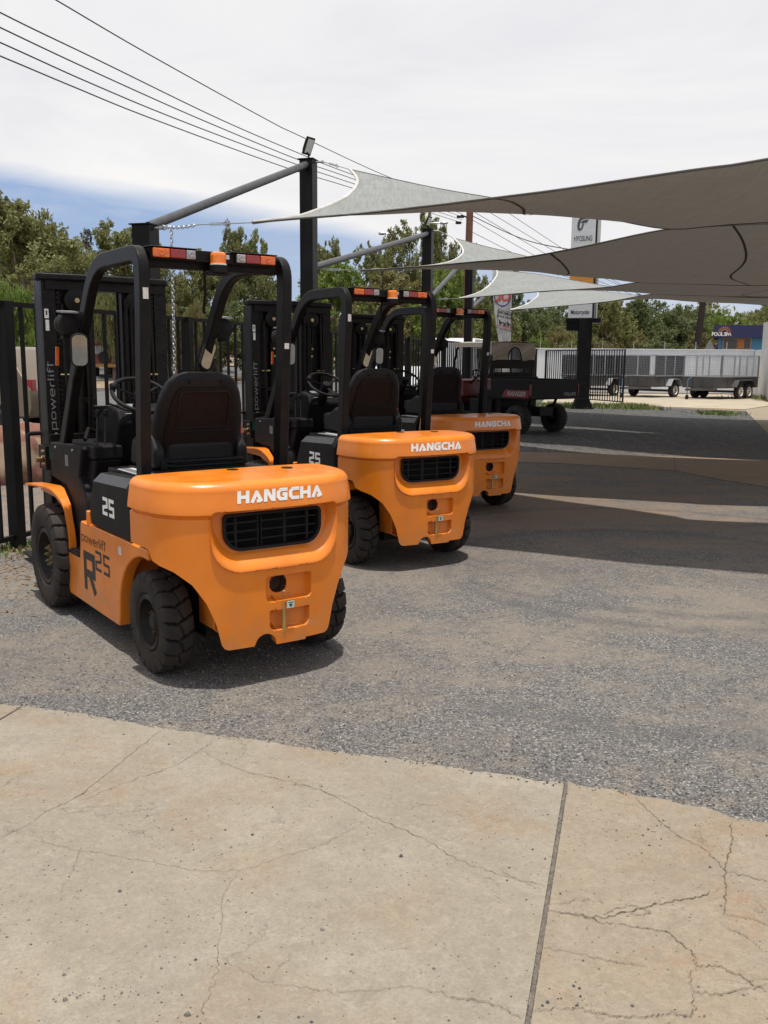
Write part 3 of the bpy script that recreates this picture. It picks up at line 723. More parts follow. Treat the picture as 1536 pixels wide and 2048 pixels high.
    for k in range(9): cc.cyl((-.115, Y0+.03, 1.20-k*.045), (-.075, Y0+.03, 1.20-k*.045), .016, n=10)
    cc.tube([(.02, Y0, 1.24), (.10, Y0-.08, 1.16), (.14, Y0-.1, 1.05)], .012, 8)
    cc.build('centre_lift_gear', GREASE, mast, smooth=35)
    tc = MB()
    for s in (-1, 1): tc.cyl((s*.38, Y0+.02, .62), (s*.33, 1.25, .52), .032, n=12)
    tc.build('tilt_cylinder', GREASE, root, smooth=40)
    mk = MB(); mk.b2(-.452, -.425, Y0+.0, Y0+.16, .86, 1.02); mk.build('mast_bracket', GREASE, mast, bevel=.003)
    bt = MB()
    for z in (.90, .95, .985): bt.cyl((-.47, Y0+.03, z), (-.45, Y0+.03, z), .010, n=8)
    bt.cyl((-.50, Y0+.06, .93), (-.455, Y0+.06, .93), .022, .014, 12); bt.build('bracket_bolt', BRASS, mast, smooth=40)
    for s in (-1, 1):
        for k, z in enumerate((1.30, .80)): MB().b2(min(s*.10, s*.33), max(s*.10, s*.33), Y0-.004, Y0+.012, z, z+.035).build('hose_clamp_bar', GREASE, mast, bevel=.003)
        MB().tube([(s*.30, Y0-.01, 1.95), (s*.305, Y0-.03, 1.55), (s*.285, Y0-.035, 1.1), (s*.30, Y0-.01, .65)], .010, 8).build('hydraulic_hose', GREASE, mast, smooth=50)
    MB().tube([(-.36, 1.30, 1.10), (-.30, 1.42, 1.16), (-.20, 1.55, 1.12), (-.12, 1.75, 1.16)], .012, 8).build('wiring_loom', BLACKM, root, smooth=50)
    MB().b2(-.4415, -.4405, 1.40, 1.46, .93, 1.00).build('cowl_sticker', MASTL, root)
    MB().cyl((-.442, 1.22, .58), (-.438, 1.22, .58), .022, n=16).build('cowl_recess', VOID, root)
    for y, z in ((1.30, 1.04), (1.66, 1.03)): MB().cyl((-.446, y, z), (-.438, y, z), .008, n=8).build('cowl_bolt', STEEL, root)
    # carriage, load backrest, forks
    ca = MB(); ca.b2(-.49, .49, 2.10, 2.13, .10, .17); ca.b2(-.49, .49, 2.10, 2.13, .47, .54); ca.b2(-.30, -.24, 2.02, 2.12, .10, .56); ca.b2(.24, .30, 2.02, 2.12, .10, .56)
    ca.build('carriage', GREASE, root, bevel=.004)
    br = MB()
    fr = roundpath([(-.485, 2.15, .42), (-.485, 2.15, 1.085), (.485, 2.15, 1.085), (.485, 2.15, .42)], .03, 4)
    br.tube(fr, .015, 8); br.tube([(-.485, 2.15, .72), (.485, 2.15, .72)], .011, 8)
    for k in range(9): x = -.37+k*.0925; br.bar((x, 2.15, .42), (x, 2.15, 1.08), .018, .018)
    br.build('load_backrest', BLACKP, root, smooth=40)
    for s in (-1, 1):
        fk = MB(); fk.b2(s*.26-.055, s*.26+.055, 2.13, 2.17, .07, .60); fk.prism([(2.13, .045), (3.12, .045), (3.18, .055), (3.18, .062), (2.3, .088), (2.13, .09)], 'x', s*.26-.055, s*.26+.055); fk.build('fork', BLACKP, root, bevel=.004)
    return root

FL = [(-0.80770, 4.83911, 0.618132), (0.11271, 7.41687, 0.572486), (0.85185, 10.00956, 0.5547573)]
fk0 = make_forklift()
labs = ['orange and black forklift nearest the camera, fully in front of the others',
        'middle forklift of the row, its rear still in the sun',
        'farthest orange forklift, shaded under the sails beside the black utility vehicle']
for i, (x, y, a) in enumerate(FL):
    o = fk0 if i == 0 else copy_tree(fk0)
    o.location = (x, y, 0); o.rotation_euler = (0, 0, a)
    tag(o, labs[i], 'forklift', 'forklifts parked in a row on the gravel')
# ================================================================== setting
FU = V((.304, .953, 0)).normalized(); FN = V((.953, -.304, 0)).normalized(); F0 = V((-3.10, 7.70, 0))
def fl(Y, off=0.0):      # point of the street fence line at depth Y
    p = F0+FU*((Y-F0.y)/FU.y); return p+FN*off
def dist(x, y): return -(V((x, y, 0))-F0).dot(FN)
def terr(x, y):
    d = dist(x, y); z = .25*sm(d, 9, 17)+1.15*sm(d, 17, 31)+.5*sm(d, 31, 90)
    return z*sm(y, 5, 30)
# ---- ground sheet
gm, N, L, b = nodes('red_brown_earth'); tc = N.new('ShaderNodeTexCoord'); o_ = tc.outputs['Object']
c = mixc(N, L, rmp(N, L, nz(N, L, o_, .35, 6, .6), .35, .65), (.30, .205, .125), (.20, .155, .10))
c = mixc(N, L, rmp(N, L, nz(N, L, o_, 3.5, 6, .7), .45, .7), c, (.155, .125, .075)); L.new(c, b.inputs['Base Color']); b.inputs['Roughness'].default_value = .95
mb = MB(); xs = [-900, -400, -200]+[-120+3*i for i in range(72)]+[110, 200, 400, 900]; ys = [-60, -20]+[3*i for i in range(60)]+[200, 300, 500, 900, 1500]
mb.grid([[(x, y, terr(x, y)-.012) for x in xs] for y in ys]); tag(mb.build('ground', gm, smooth=60), kind='structure')
# ---- distant rocky hill
hm = mat('distant_rock_hill', (.24, .155, .12), .95, var=(.15, .12, .085), scale=.03, detail=8)
mb = MB(); rows = []
for j in range(14):
    row = []
    for i in range(90):
        x = -330+i*8.0; h = 34*(.75+.5*mnoise.noise(V((x*.012, 3.1, 0)))+.18*mnoise.noise(V((x*.05, 7, 0))))
        t = j/13; row.append((x, 420+t*120, -1+h*sin(t*pi*.5)**.8+2.0*mnoise.noise(V((x*.06, j*.6, 2)))))
    rows.append(row)
tag(mb.grid(rows).build('hills', hm, smooth=60), kind='structure')
# ---- road beyond the fence
rm = mat('asphalt', (.115, .112, .108), .9, var=(.085, .083, .08), scale=1.2, bump=.2, bscale=120)
def strip(d0, d1, y0, y1, dz, step=3.0):
    rows = []; y = y0
    while y <= y1:
        rows.append([]); 
        for k in range(7):
            d = d0+(d1-d0)*k/6; p = fl(y, -d); rows[-1].append((p.x, p.y, terr(p.x, p.y)+dz))
        y += step
    return MB().grid(rows)
tag(strip(8.0, 16.8, -10, 150, .004).build('road', rm, smooth=60), kind='structure')
tag(strip(21.0, 25.5, 0, 150, .03).build('park_road', rm, smooth=60), kind='structure')
km = mat('kerb_concrete', (.36, .33, .28), .9, scale=3)
kb = MB()
for y in range(0, 120, 3):
    a, c2 = fl(y, -16.95), fl(y+3, -16.95); kb.bar((a.x, a.y, terr(a.x, a.y)+.07), (c2.x, c2.y, terr(c2.x, c2.y)+.07), .25, .15)
tag(kb.build('kerb', km), kind='structure')
# ---- gravel yard
gv, N, L, b = nodes('yard_gravel'); tc = N.new('ShaderNodeTexCoord'); o_ = tc.outputs['Object']
def vor(scale, feat='F1', out='Color', rnd=1.0):
    v = N.new('ShaderNodeTexVoronoi'); v.inputs['Scale'].default_value = scale; v.feature = feat; v.inputs['Randomness'].default_value = rnd; L.new(o_, v.inputs['Vector']); return v.outputs[out]
def sep(col):
    s = N.new('ShaderNodeSeparateColor'); L.new(col, s.inputs[0]); return s.outputs[0]
st = sep(vor(140))
stc = N.new('ShaderNodeValToRGB'); L.new(st, stc.inputs[0]); e = stc.color_ramp; e.elements[0].color = (.030, .032, .036, 1); e.elements[1].color = (.42, .40, .36, 1)
for p_, c_ in ((.30, (.060, .062, .068, 1)), (.58, (.118, .116, .116, 1)), (.80, (.165, .158, .147, 1)), (.94, (.27, .255, .23, 1))): q = e.elements.new(p_); q.color = c_
sand = mixc(N, L, sep(vor(260)), (.165, .140, .112), (.285, .240, .187))
big = nz(N, L, o_, .55, 5, .62, .6); mid = nz(N, L, o_, 2.3, 6, .7, .4); fine = nz(N, L, o_, 34, 4, .7)
mp = N.new('ShaderNodeMapping'); mp.inputs['Scale'].default_value = (.35, 1.6, 1); L.new(o_, mp.inputs[0])
streak = N.new('ShaderNodeTexNoise'); streak.inputs['Scale'].default_value = .9; streak.inputs['Detail'].default_value = 4; L.new(mp.outputs[0], streak.inputs['Vector'])
f = mth(N, L, 'ADD', mth(N, L, 'MULTIPLY', big, .9), mth(N, L, 'MULTIPLY', mid, .75)); f = mth(N, L, 'ADD', f, mth(N, L, 'MULTIPLY', streak.outputs['Fac'], .5))
f = mth(N, L, 'ADD', f, mth(N, L, 'MULTIPLY', fine, .45))
f = mth(N, L, 'ADD', f, mth(N, L, 'MULTIPLY', nz(N, L, o_, 8, 5, .75), .55))
sf = rmp(N, L, f, 1.49, 1.74, 0.10, .74)
sx = N.new('ShaderNodeSeparateXYZ'); L.new(o_, sx.inputs[0])
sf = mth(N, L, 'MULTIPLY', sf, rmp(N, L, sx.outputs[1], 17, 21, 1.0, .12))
c = mixc(N, L, sf, stc.outputs[0], sand)
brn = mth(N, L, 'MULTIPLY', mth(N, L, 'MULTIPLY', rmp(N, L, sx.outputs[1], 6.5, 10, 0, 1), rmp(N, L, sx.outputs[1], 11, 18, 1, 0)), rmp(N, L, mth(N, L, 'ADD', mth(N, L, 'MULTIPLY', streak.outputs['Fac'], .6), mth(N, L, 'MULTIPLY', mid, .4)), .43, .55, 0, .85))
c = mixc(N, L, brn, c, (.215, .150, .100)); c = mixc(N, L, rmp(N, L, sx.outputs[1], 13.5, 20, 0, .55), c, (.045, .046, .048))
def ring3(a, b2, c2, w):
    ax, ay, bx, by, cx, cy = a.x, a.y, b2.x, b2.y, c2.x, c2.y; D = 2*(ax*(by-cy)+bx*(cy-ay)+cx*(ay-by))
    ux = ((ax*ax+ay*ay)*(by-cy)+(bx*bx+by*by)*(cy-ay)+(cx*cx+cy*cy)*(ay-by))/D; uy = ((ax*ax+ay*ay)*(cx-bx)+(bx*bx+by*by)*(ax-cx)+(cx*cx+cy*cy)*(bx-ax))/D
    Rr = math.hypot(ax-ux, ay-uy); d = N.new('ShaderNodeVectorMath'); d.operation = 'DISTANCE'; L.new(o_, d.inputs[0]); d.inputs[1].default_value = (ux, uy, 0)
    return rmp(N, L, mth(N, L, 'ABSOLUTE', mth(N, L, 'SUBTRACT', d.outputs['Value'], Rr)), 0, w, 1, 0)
arc_mask = mth(N, L, 'MAXIMUM', ring3(onz(1000, 1180), onz(1180, 1212), onz(1400, 1232), .11), mth(N, L, 'MAXIMUM', ring3(onz(1020, 1206), onz(1220, 1245), onz(1536, 1262), .13), ring3(onz(700, 1360), onz(1000, 1420), onz(1536, 1490), .16)))  # darker arc-shaped bands across the gravel
arc_mask = mth(N, L, 'MULTIPLY', arc_mask, rmp(N, L, nz(N, L, o_, 5, 5, .7), .35, .6, .1, .62)); c = mixc(N, L, mth(N, L, 'MULTIPLY', arc_mask, rmp(N, L, sx.outputs[0], -.2, .9, 0, 1)), c, (.062, .062, .066))
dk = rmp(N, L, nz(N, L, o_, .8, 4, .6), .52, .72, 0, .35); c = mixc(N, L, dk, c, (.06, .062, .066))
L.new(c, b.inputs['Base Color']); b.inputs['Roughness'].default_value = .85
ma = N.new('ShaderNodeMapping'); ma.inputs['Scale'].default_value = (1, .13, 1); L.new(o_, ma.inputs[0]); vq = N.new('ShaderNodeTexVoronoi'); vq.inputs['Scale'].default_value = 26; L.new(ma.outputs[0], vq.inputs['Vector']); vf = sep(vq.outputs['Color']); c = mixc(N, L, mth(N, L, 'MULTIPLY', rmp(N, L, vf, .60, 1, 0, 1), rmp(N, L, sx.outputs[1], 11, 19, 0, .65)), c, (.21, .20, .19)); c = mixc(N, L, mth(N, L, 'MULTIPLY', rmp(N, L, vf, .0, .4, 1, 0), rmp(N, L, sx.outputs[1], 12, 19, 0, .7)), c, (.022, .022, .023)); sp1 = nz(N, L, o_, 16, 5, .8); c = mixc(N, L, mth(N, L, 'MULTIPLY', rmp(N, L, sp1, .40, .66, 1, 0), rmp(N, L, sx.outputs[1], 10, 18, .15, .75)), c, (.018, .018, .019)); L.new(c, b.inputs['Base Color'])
bp = N.new('ShaderNodeBump'); bp.inputs['Strength'].default_value = .6; bp.inputs['Distance'].default_value = .006
L.new(vor(140, 'F1', 'Distance'), bp.inputs['Height']); bp.invert = True; L.new(bp.outputs[0], b.inputs['Normal'])
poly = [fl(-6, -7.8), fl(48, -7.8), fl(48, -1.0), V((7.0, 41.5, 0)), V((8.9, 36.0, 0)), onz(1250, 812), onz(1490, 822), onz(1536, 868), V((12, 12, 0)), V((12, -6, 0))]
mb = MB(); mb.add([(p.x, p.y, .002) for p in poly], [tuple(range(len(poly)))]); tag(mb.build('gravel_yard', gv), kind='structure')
# ---- concrete
def concrete(name, base, alt, stain, sc=1.0, stn=(.56, .72)):
    m, N, L, b = nodes(name); tc = N.new('ShaderNodeTexCoord'); o_ = tc.outputs['Object']
    k = lambda c_, f_: tuple(q*f_ for q in c_)
    c = mixc(N, L, rmp(N, L, nz(N, L, o_, .9*sc, 6, .65, .6), .36, .66), base, alt)
    c = mixc(N, L, rmp(N, L, nz(N, L, o_, 2.6*sc, 9, .75, .8), .42, .62, 0, .60), c, k(base, .78))
    c = mixc(N, L, rmp(N, L, nz(N, L, o_, 1.7*sc, 5, .6, .3), .50, .62, 0, .60), c, k(alt, 1.30))
    st_ = mth(N, L, 'MULTIPLY', rmp(N, L, nz(N, L, o_, 1.9*sc, 3, .5, .4), stn[0], stn[1], 0, 1), rmp(N, L, nz(N, L, o_, 26, 7, .8), .38, .62, .1, .85))
    c = mixc(N, L, st_, c, stain)
    c = mixc(N, L, rmp(N, L, nz(N, L, o_, 110, 3, .9), .42, .64, 0, .50), c, k(base, .55))
    c = mixc(N, L, rmp(N, L, nz(N, L, o_, 15, 9, .85, .2), .49, .62, 0, .55), c, k(base, .66))
    c = mixc(N, L, rmp(N, L, nz(N, L, o_, 38, 6, .8), .50, .66, 0, .34), c, k(base, 1.30))
    v = N.new('ShaderNodeTexVoronoi'); v.inputs['Scale'].default_value = 85; L.new(o_, v.inputs['Vector']); s = N.new('ShaderNodeSeparateColor'); L.new(v.outputs['Color'], s.inputs[0])
    pit = mth(N, L, 'MULTIPLY', rmp(N, L, s.outputs[0], .93, .95), rmp(N, L, v.outputs['Distance'], .20, .32, .8, 0)); c = mixc(N, L, pit, c, (.07, .058, .045))
    # hairline crazing: edges of large distorted cells, broken up
    nn = N.new('ShaderNodeTexNoise'); nn.inputs['Scale'].default_value = 3.2; nn.inputs['Detail'].default_value = 8; nn.inputs['Roughness'].default_value = .68; L.new(o_, nn.inputs['Vector'])
    va = N.new('ShaderNodeVectorMath'); va.operation = 'MULTIPLY_ADD'; L.new(nn.outputs['Color'], va.inputs[0]); va.inputs[1].default_value = (.42, .42, 0); L.new(o_, va.inputs[2])
    h = None
    for sc_, w_, th in ((1.15, .0030, .48), (2.7, .0042, .54)):
        e = N.new('ShaderNodeTexVoronoi'); e.feature = 'DISTANCE_TO_EDGE'; e.inputs['Scale'].default_value = sc_*sc; L.new(va.outputs[0], e.inputs['Vector'])
        q = mth(N, L, 'MULTIPLY', rmp(N, L, e.outputs['Distance'], 0, w_*sc_*1.2, 1, 0), rmp(N, L, nz(N, L, o_, 2.2, 6, .7), th, th+.10, 0, .62)); h = q if h is None else mth(N, L, 'MAXIMUM', h, q)
    c = mixc(N, L, h, c, k(base, .36))
    L.new(c, b.inputs['Base Color']); b.inputs['Roughness'].default_value = .9; b.inputs['Specular IOR Level'].default_value = .25
    bp = N.new('ShaderNodeBump'); bp.inputs['Strength'].default_value = .5; bp.inputs['Distance'].default_value = .004
    L.new(mth(N, L, 'ADD', mth(N, L, 'ADD', nz(N, L, o_, 120, 4, .8), nz(N, L, o_, 14, 6, .7)), mth(N, L, 'MULTIPLY', h, -1.0)), bp.inputs['Height']); L.new(bp.outputs[0], b.inputs['Normal'])
    return m
CONC = concrete('old_concrete', (.292, .255, .198), (.250, .224, .182), (.270, .180, .112), 1.0, (.52, .66))
CONC2 = concrete('reddish_old_concrete', (.292, .244, .182), (.248, .210, .163), (.265, .168, .102), 1.3, (.49, .64))
CONC3 = concrete('yard_concrete', (.42, .365, .28), (.37, .32, .24), (.31, .25, .17), .5)
ZS = .014
def rag(P, a, n=10, seed=1):
    out = []
    for i in range(len(P)-1):
        for k in range(n):
            t = k/n; p = P[i].lerp(P[i+1], t); w = a*mnoise.noise(V((p.x*9+seed, p.y*9, 0)))+a*.6*mnoise.noise(V((p.x*31+seed, p.y*31, 3)))
            d = (P[i+1]-P[i]).normalized(); out.append(p+V((-d.y, d.x, 0))*w)
    return out+[P[-1]]
def slab(name, P, m, z1=ZS):
    return tag(MB().prism([(p.x, p.y) for p in P], 'z', -.06, z1).build(name, m), kind='structure')
J0 = onz(1128, 1573); J1 = onz(1050, 2048); Jd = (J1-J0).normalized(); J2 = J0+Jd*8; gap = V((.008, .002, 0))
K0 = onz(50, 1417); K1 = onz(0, 1447); Kd = (K1-K0).normalized(); K2 = K0+Kd*8
edge = [K0, onz(180, 1436), onz(320, 1462), onz(520, 1487), onz(700, 1513), onz(920, 1543), J0]
slab('concrete_slab', rag(edge, .022, 16)+[J2, K2], CONC)
edge2 = [J0+gap*2, onz(1265, 1594), onz(1400, 1620), onz(1462, 1641), onz(1536, 1655), V((3.2, 2.6, 0))]
slab('concrete_slab', rag(edge2, .022, 16, 5)+[V((3.4, -4, 0)), J2+gap*2], CONC2)
edge3 = [onz(-500, 1340), onz(-150, 1393), onz(0, 1413), K0-gap*2]
slab('concrete_slab', rag(edge3, .02, 12, 9)+[K2-gap*2, V((-6, -2, 0))], CONC2)
# dirt packed into the joints
jm = mat('joint_dirt', (.15, .125, .098), .95, var=(.075, .064, .052), scale=45, lo=.3, hi=.7)
for a, d in ((J0, Jd), (K0, Kd)):
    s = V((-d.y, d.x, 0)); s = s if s.x > 0 else -s; ctr = gap.x+.001 if a is J0 else -gap.x-.001
    pts = []; n = 160
    for k in range(n+1):
        p = a+d*(6.0*k/n)+V((ctr, 0, 0)); w = .0042+.0032*mnoise.noise(V((k*.35, 5, 0))); pts.append((p-s*w, p+s*w))
    m_ = MB(); m_.add([(q.x, q.y, ZS+.0012) for pr in pts for q in pr], [(2*k, 2*k+1, 2*k+3, 2*k+2) for k in range(n)])
    tag(m_.build('slab_joint', jm, fix=False), kind='structure')
# cracks, each following its own jagged course
ckm = mat('crack_dark', (.075, .058, .040), .95, var=(.15, .118, .08), scale=55)
cracks = [([(320, 1462), (260, 1510), (160, 1590), (100, 1620), (52, 1652)], .006), ([(52, 1652), (0, 1676)], .004), ([(430, 1478), (405, 1498), (340, 1535), (240, 1570), (170, 1600)], .005),
 ([(400, 1498), (455, 1530), (530, 1553), (640, 1580), (720, 1622), (760, 1640), (850, 1680), (920, 1722), (990, 1745), (1085, 1778)], .0055), ([(1000, 1742), (1040, 1760), (1092, 1774)], .005),
 ([(52, 1652), (110, 1690), (230, 1712), (370, 1738), (480, 1740), (560, 1715), (640, 1692), (690, 1665)], .0035), ([(480, 1742), (445, 1800), (440, 1900), (430, 1960), (405, 2020), (412, 2048)], .003), ([(440, 1912), (520, 1960), (620, 1978), (700, 1985), (820, 1975), (900, 1992), (1030, 2018)], .003),
 ([(100, 1620), (200, 1614), (230, 1610)], .0035), ([(1270, 1595), (1300, 1625), (1350, 1668), (1410, 1700), (1448, 1740)], .005), ([(1462, 1645), (1462, 1690), (1450, 1740), (1452, 1790), (1448, 1830)], .007),
 ([(1448, 1742), (1500, 1755), (1536, 1764)], .007), ([(1092, 1820), (1150, 1830), (1210, 1835), (1300, 1812), (1380, 1798), (1440, 1782)], .008), ([(1150, 1826), (1200, 1845), (1250, 1852), (1330, 1865), (1380, 1905), (1395, 1935)], .006),
 ([(1200, 1830), (1262, 1812), (1300, 1826), (1252, 1834)], .005), ([(1082, 1896), (1150, 1908), (1220, 1922), (1290, 1935)], .004), ([(1395, 1935), (1440, 1935), (1480, 1955), (1536, 1985)], .007), ([(1385, 1985), (1380, 1955), (1395, 1935)], .004), ([(1385, 1985), (1440, 1990), (1536, 1970)], .005),
 ([(1060, 2025), (1150, 2018), (1200, 2030), (1290, 2035), (1340, 2028), (1385, 2030), (1385, 1985)], .006), ([(900, 1998), (980, 2008), (1045, 2040)], .006), ([(1448, 1830), (1500, 1838), (1536, 1852)], .005), ([(1440, 1850), (1500, 1880), (1520, 1900)], .004),
 ([(0, 1640), (40, 1650)], .004), ([(165, 1690), (130, 1770), (112, 1790)], .0025), ([(100, 1880), (190, 1900), (300, 1915)], .002), ([(640, 1692), (700, 1660), (740, 1640)], .003), ([(1210, 1810), (1170, 1800), (1100, 1812)], .004)]
for i, (P, w) in enumerate(cracks):
    C = spline([onz(x, y, ZS) for x, y in P], 22); n = len(C); pts = []
    for k, p in enumerate(C):
        d = (C[min(k+1, n-1)]-C[max(k-1, 0)]).normalized(); s = V((-d.y, d.x, 0))
        p = p+s*(.012*mnoise.noise(V((k*.27, i*7.1, 0)))+.0045*mnoise.noise(V((k*.83, i*3.3, 4)))); ww = w*(.34 if P[0][0] > 1050 and i > 8 else .25)*(.35+1.5*abs(mnoise.noise(V((k*.4, i, 9)))))*(1-.7*abs(2*k/(n-1)-1)**6)
        pts += [p-s*ww, p+s*ww]
    m_ = MB(); m_.add([(q.x, q.y, ZS+.0020+i*.00012) for q in pts], [(2*k, 2*k+1, 2*k+3, 2*k+2) for k in range(n-1)])
    tag(m_.build('crack', ckm, fix=False), kind='structure')
# loose stones and grit
pm = mat('loose_stone', (.060, .058, .060), .8, var=(.17, .15, .13), scale=3, lo=.45, hi=.6)
random.seed(21); mb = MB()
def stone(x, y, z, r):
    a = random.uniform(0, 6.3); vs = []
    for k in range(5):
        t = a+k*1.257; vs.append((x+r*cos(t)*random.uniform(.7, 1.2), y+r*sin(t)*random.uniform(.7, 1.2), z))
    top = [(x+(p[0]-x)*.6, y+(p[1]-y)*.6, z+r*random.uniform(.5, .95)) for p in vs]
    mb.add(vs+top, [(k, (k+1) % 5, 5+(k+1) % 5, 5+k) for k in range(5)]+[(5, 6, 7, 8, 9)])
cl = [(350, 1480), (385, 1476), (450, 1495), (300, 1650), (100, 1740), (1270, 1690), (1310, 1660), (1100, 1640), (1080, 1690), (1150, 1990), (250, 1980), (190, 1990), (560, 1560), (420, 1690), (1450, 1650), (60, 1860)]
for k in range(520):
    if random.random() < .42: c_ = random.choice(cl); px, py = c_[0]+random.gauss(0, 45), c_[1]+random.gauss(0, 16)
    else: px, py = random.uniform(-20, 1560), 1430+620*random.random()**.8
    p = onz(px, py, ZS)
    if py < 1413+px*.142+10: continue
    stone(p.x, p.y, ZS, .0016+.0036*random.random()**3)
for x, y, r in [(802, 1713, .009), (128, 1950, .007), (345, 1660, .006), (645, 1860, .007), (505, 1670, .006), (240, 1783, .007), (130, 2000, .008), (375, 2030, .010), (1420, 1735, .006), (1265, 2012, .005), (1095, 2005, .006)]:
    p = onz(x, y, ZS); stone(p.x, p.y, ZS, r)
for k in range(2600):   # grit standing proud of the gravel near the slab edge
    px = random.uniform(-10, 1545); py = 1415+px*.143-abs(random.gauss(0, 60))+random.uniform(-4, 6); p = onz(px, py, .002)
    stone(p.x, p.y, .002 if py < 1411+px*.143 else ZS, .002+.0045*random.random()**2)
gs = mat('loose_gravel_stone', (.050, .050, .054), .8, var=(.30, .28, .25), scale=70, lo=.36, hi=.66); mg = mb; mb = MB()
for k in range(8500):
    px = random.uniform(-15, 1550); py = 1411+px*.143-5-abs(random.gauss(0, 1))*150
    if py < 1090: continue
    p = onz(px, py, .002); stone(p.x, p.y, .002, .0018+.0058*random.random()**2.2)
tag(mb.build('gravel_stones', gs, fix=False), kind='stuff', label='loose stones lying proud on the gravel yard'); mb = mg
tag(mb.build('loose_grit', pm, fix=False), kind='stuff', label='dark loose stones and grit scattered over the concrete and its edge', cat=None)
# brown leaf litter under the fence
lm = mat('dry_leaf', (.26, .15, .07), .9, var=(.16, .10, .05), scale=8); mb = MB()
for k in range(420):
    px = random.gauss(25, 45); py = random.gauss(1135, 34); p = onz(px, py, .006); a = random.uniform(0, 6.3); l = random.uniform(.012, .03); w = l*.3; z = .006+random.uniform(0, .012)
    u = V((cos(a), sin(a), random.uniform(-.2, .2)))*l; v_ = V((-sin(a), cos(a), 0))*w; mb.add([V((p.x, p.y, z))+q for q in (u, v_, -u, -v_)], [(0, 1, 2, 3)])
tag(mb.build('leaf_litter', lm, fix=False), kind='stuff')
# cross strip and far yard
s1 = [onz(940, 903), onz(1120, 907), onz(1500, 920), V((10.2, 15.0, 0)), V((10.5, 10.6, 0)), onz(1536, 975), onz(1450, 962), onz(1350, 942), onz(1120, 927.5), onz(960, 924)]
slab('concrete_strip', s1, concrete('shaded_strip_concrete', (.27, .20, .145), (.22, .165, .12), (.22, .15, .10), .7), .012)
s1j = MB(); a, c2 = onz(1347, 915, .0135), onz(1350, 941, .0135); s1j.add([a, a+V((.02, 0, 0)), c2+V((.02, 0, 0)), c2], [(0, 1, 2, 3)]); tag(s1j.build('slab_joint', jm, fix=False), kind='structure')
slab('yard_slab', [onz(1080, 806), onz(1250, 812), onz(1490, 819), V((15.3, 36.0, 0)), V((17.2, 46.4, 0)), V((5.0, 46.4, 0)), V((7.0, 40, 0))], CONC3, .010)
slab('driveway', [onz(1490, 821), onz(1536, 868), V((14, 14, 0)), V((15.3, 35.8, 0))], CONC2, .010)
# ---- grass
gr = mat('green_grass', (.11, .17, .035), .8, var=(.20, .20, .07), scale=3)
def grass(name, fn, n, h, lab):
    mb = MB()
    for k in range(n):
        x, y = fn(); a = random.uniform(0, 6.3); hh = h*random.uniform(.4, 1.1); w = .006+.006*random.random()+.0002*y
        l = V((random.gauss(0, .35), random.gauss(0, .35), 1)).normalized()*hh; s = V((cos(a), sin(a), 0))*w; p = V((x, y, 0))
        mb.add([p-s, p+s, p+l*.6+s*.7, p+l, p+l*.6-s*.7], [(0, 1, 2, 3, 4)])
    return tag(mb.build(name, gr, fix=False), kind='stuff', label=lab)
def edge_fn():
    t = random.random(); p = onz(1085, 812).lerp(onz(1300, 817), t); return p.x+random.gauss(0, .2), p.y+random.gauss(0, .7)
grass('grass_verge', edge_fn, 2600, .17, 'short green grass along the foot of the black gate')
def tuft(px, py, sx, sy):
    c = onz(px, py); return lambda: (c.x+random.gauss(0, sx), c.y+random.gauss(0, sy))
grass('grass_tuft', tuft(1262, 816, .35, .4), 1100, .20, 'grass tuft at the end of the black gate')
grass('grass_tuft', tuft(1437, 828, .28, .45), 1000, .12, 'grass tuft alone on the far gravel')
grass('weeds', tuft(22, 1098, .16, .2), 260, .05, 'small weeds at the foot of the fence post')
grass('weeds', tuft(1505, 797, .4, .6), 300, .2, 'weeds in the corner of the white wall')

# ================================================================== fence
FB = mat('black_powder_coat', (.006, .006, .0065), .5, var=(.010, .0095, .009), scale=6, spec=.15)
FH = 2.05
def fence_run(root, a, b, post=.10, sp=.195, bw=.027, foot=.10):
    a, b = V(a), V(b); d = (b-a); Ln = d.length; d.normalize(); u = V((-d.y, d.x, 0))
    m = MB(); m.bar(a+V((0, 0, FH-.02)), b+V((0, 0, FH-.02)), .04, .04); m.bar(a+V((0, 0, foot)), b+V((0, 0, foot)), .04, .04)
    n = int(Ln/sp)
    for k in range(1, n):
        p = a+d*(Ln*k/n); m.bar(p+V((0, 0, foot-.02)), p+V((0, 0, FH-.04)), bw, bw, up=(d.x, d.y, 0))
    m.build('bar_panel', FB, root)
    MB().bar(a, a+V((0, 0, FH+.005)), post, post, up=(d.x, d.y, 0)).build('post', FB, root, bevel=.004)
fr = empty('picket_fence', (0, 0, 0)); tag(fr, 'long black steel picket fence running behind the row of forklifts', 'fence')
y = 7.67-2.8*2
while y < 34.0:
    fence_run(fr, fl(y), fl(y+2.80)); y += 2.80
gt = empty('picket_gate', (0, 0, 0)); tag(gt, 'black picket gate section beyond the utility vehicle, trailers behind it', 'gate')
ga, gb = V((9.03, 35.18, 0)), V((7.0, 40.6, 0)); 
fence_run(gt, ga, ga.lerp(gb, .5), .05, .17, .028, .08); fence_run(gt, ga.lerp(gb, .5), gb, .05, .17, .028, .08); MB().bar(gb, gb+V((0, 0, FH)), .08, .08).build('post', FB, gt)

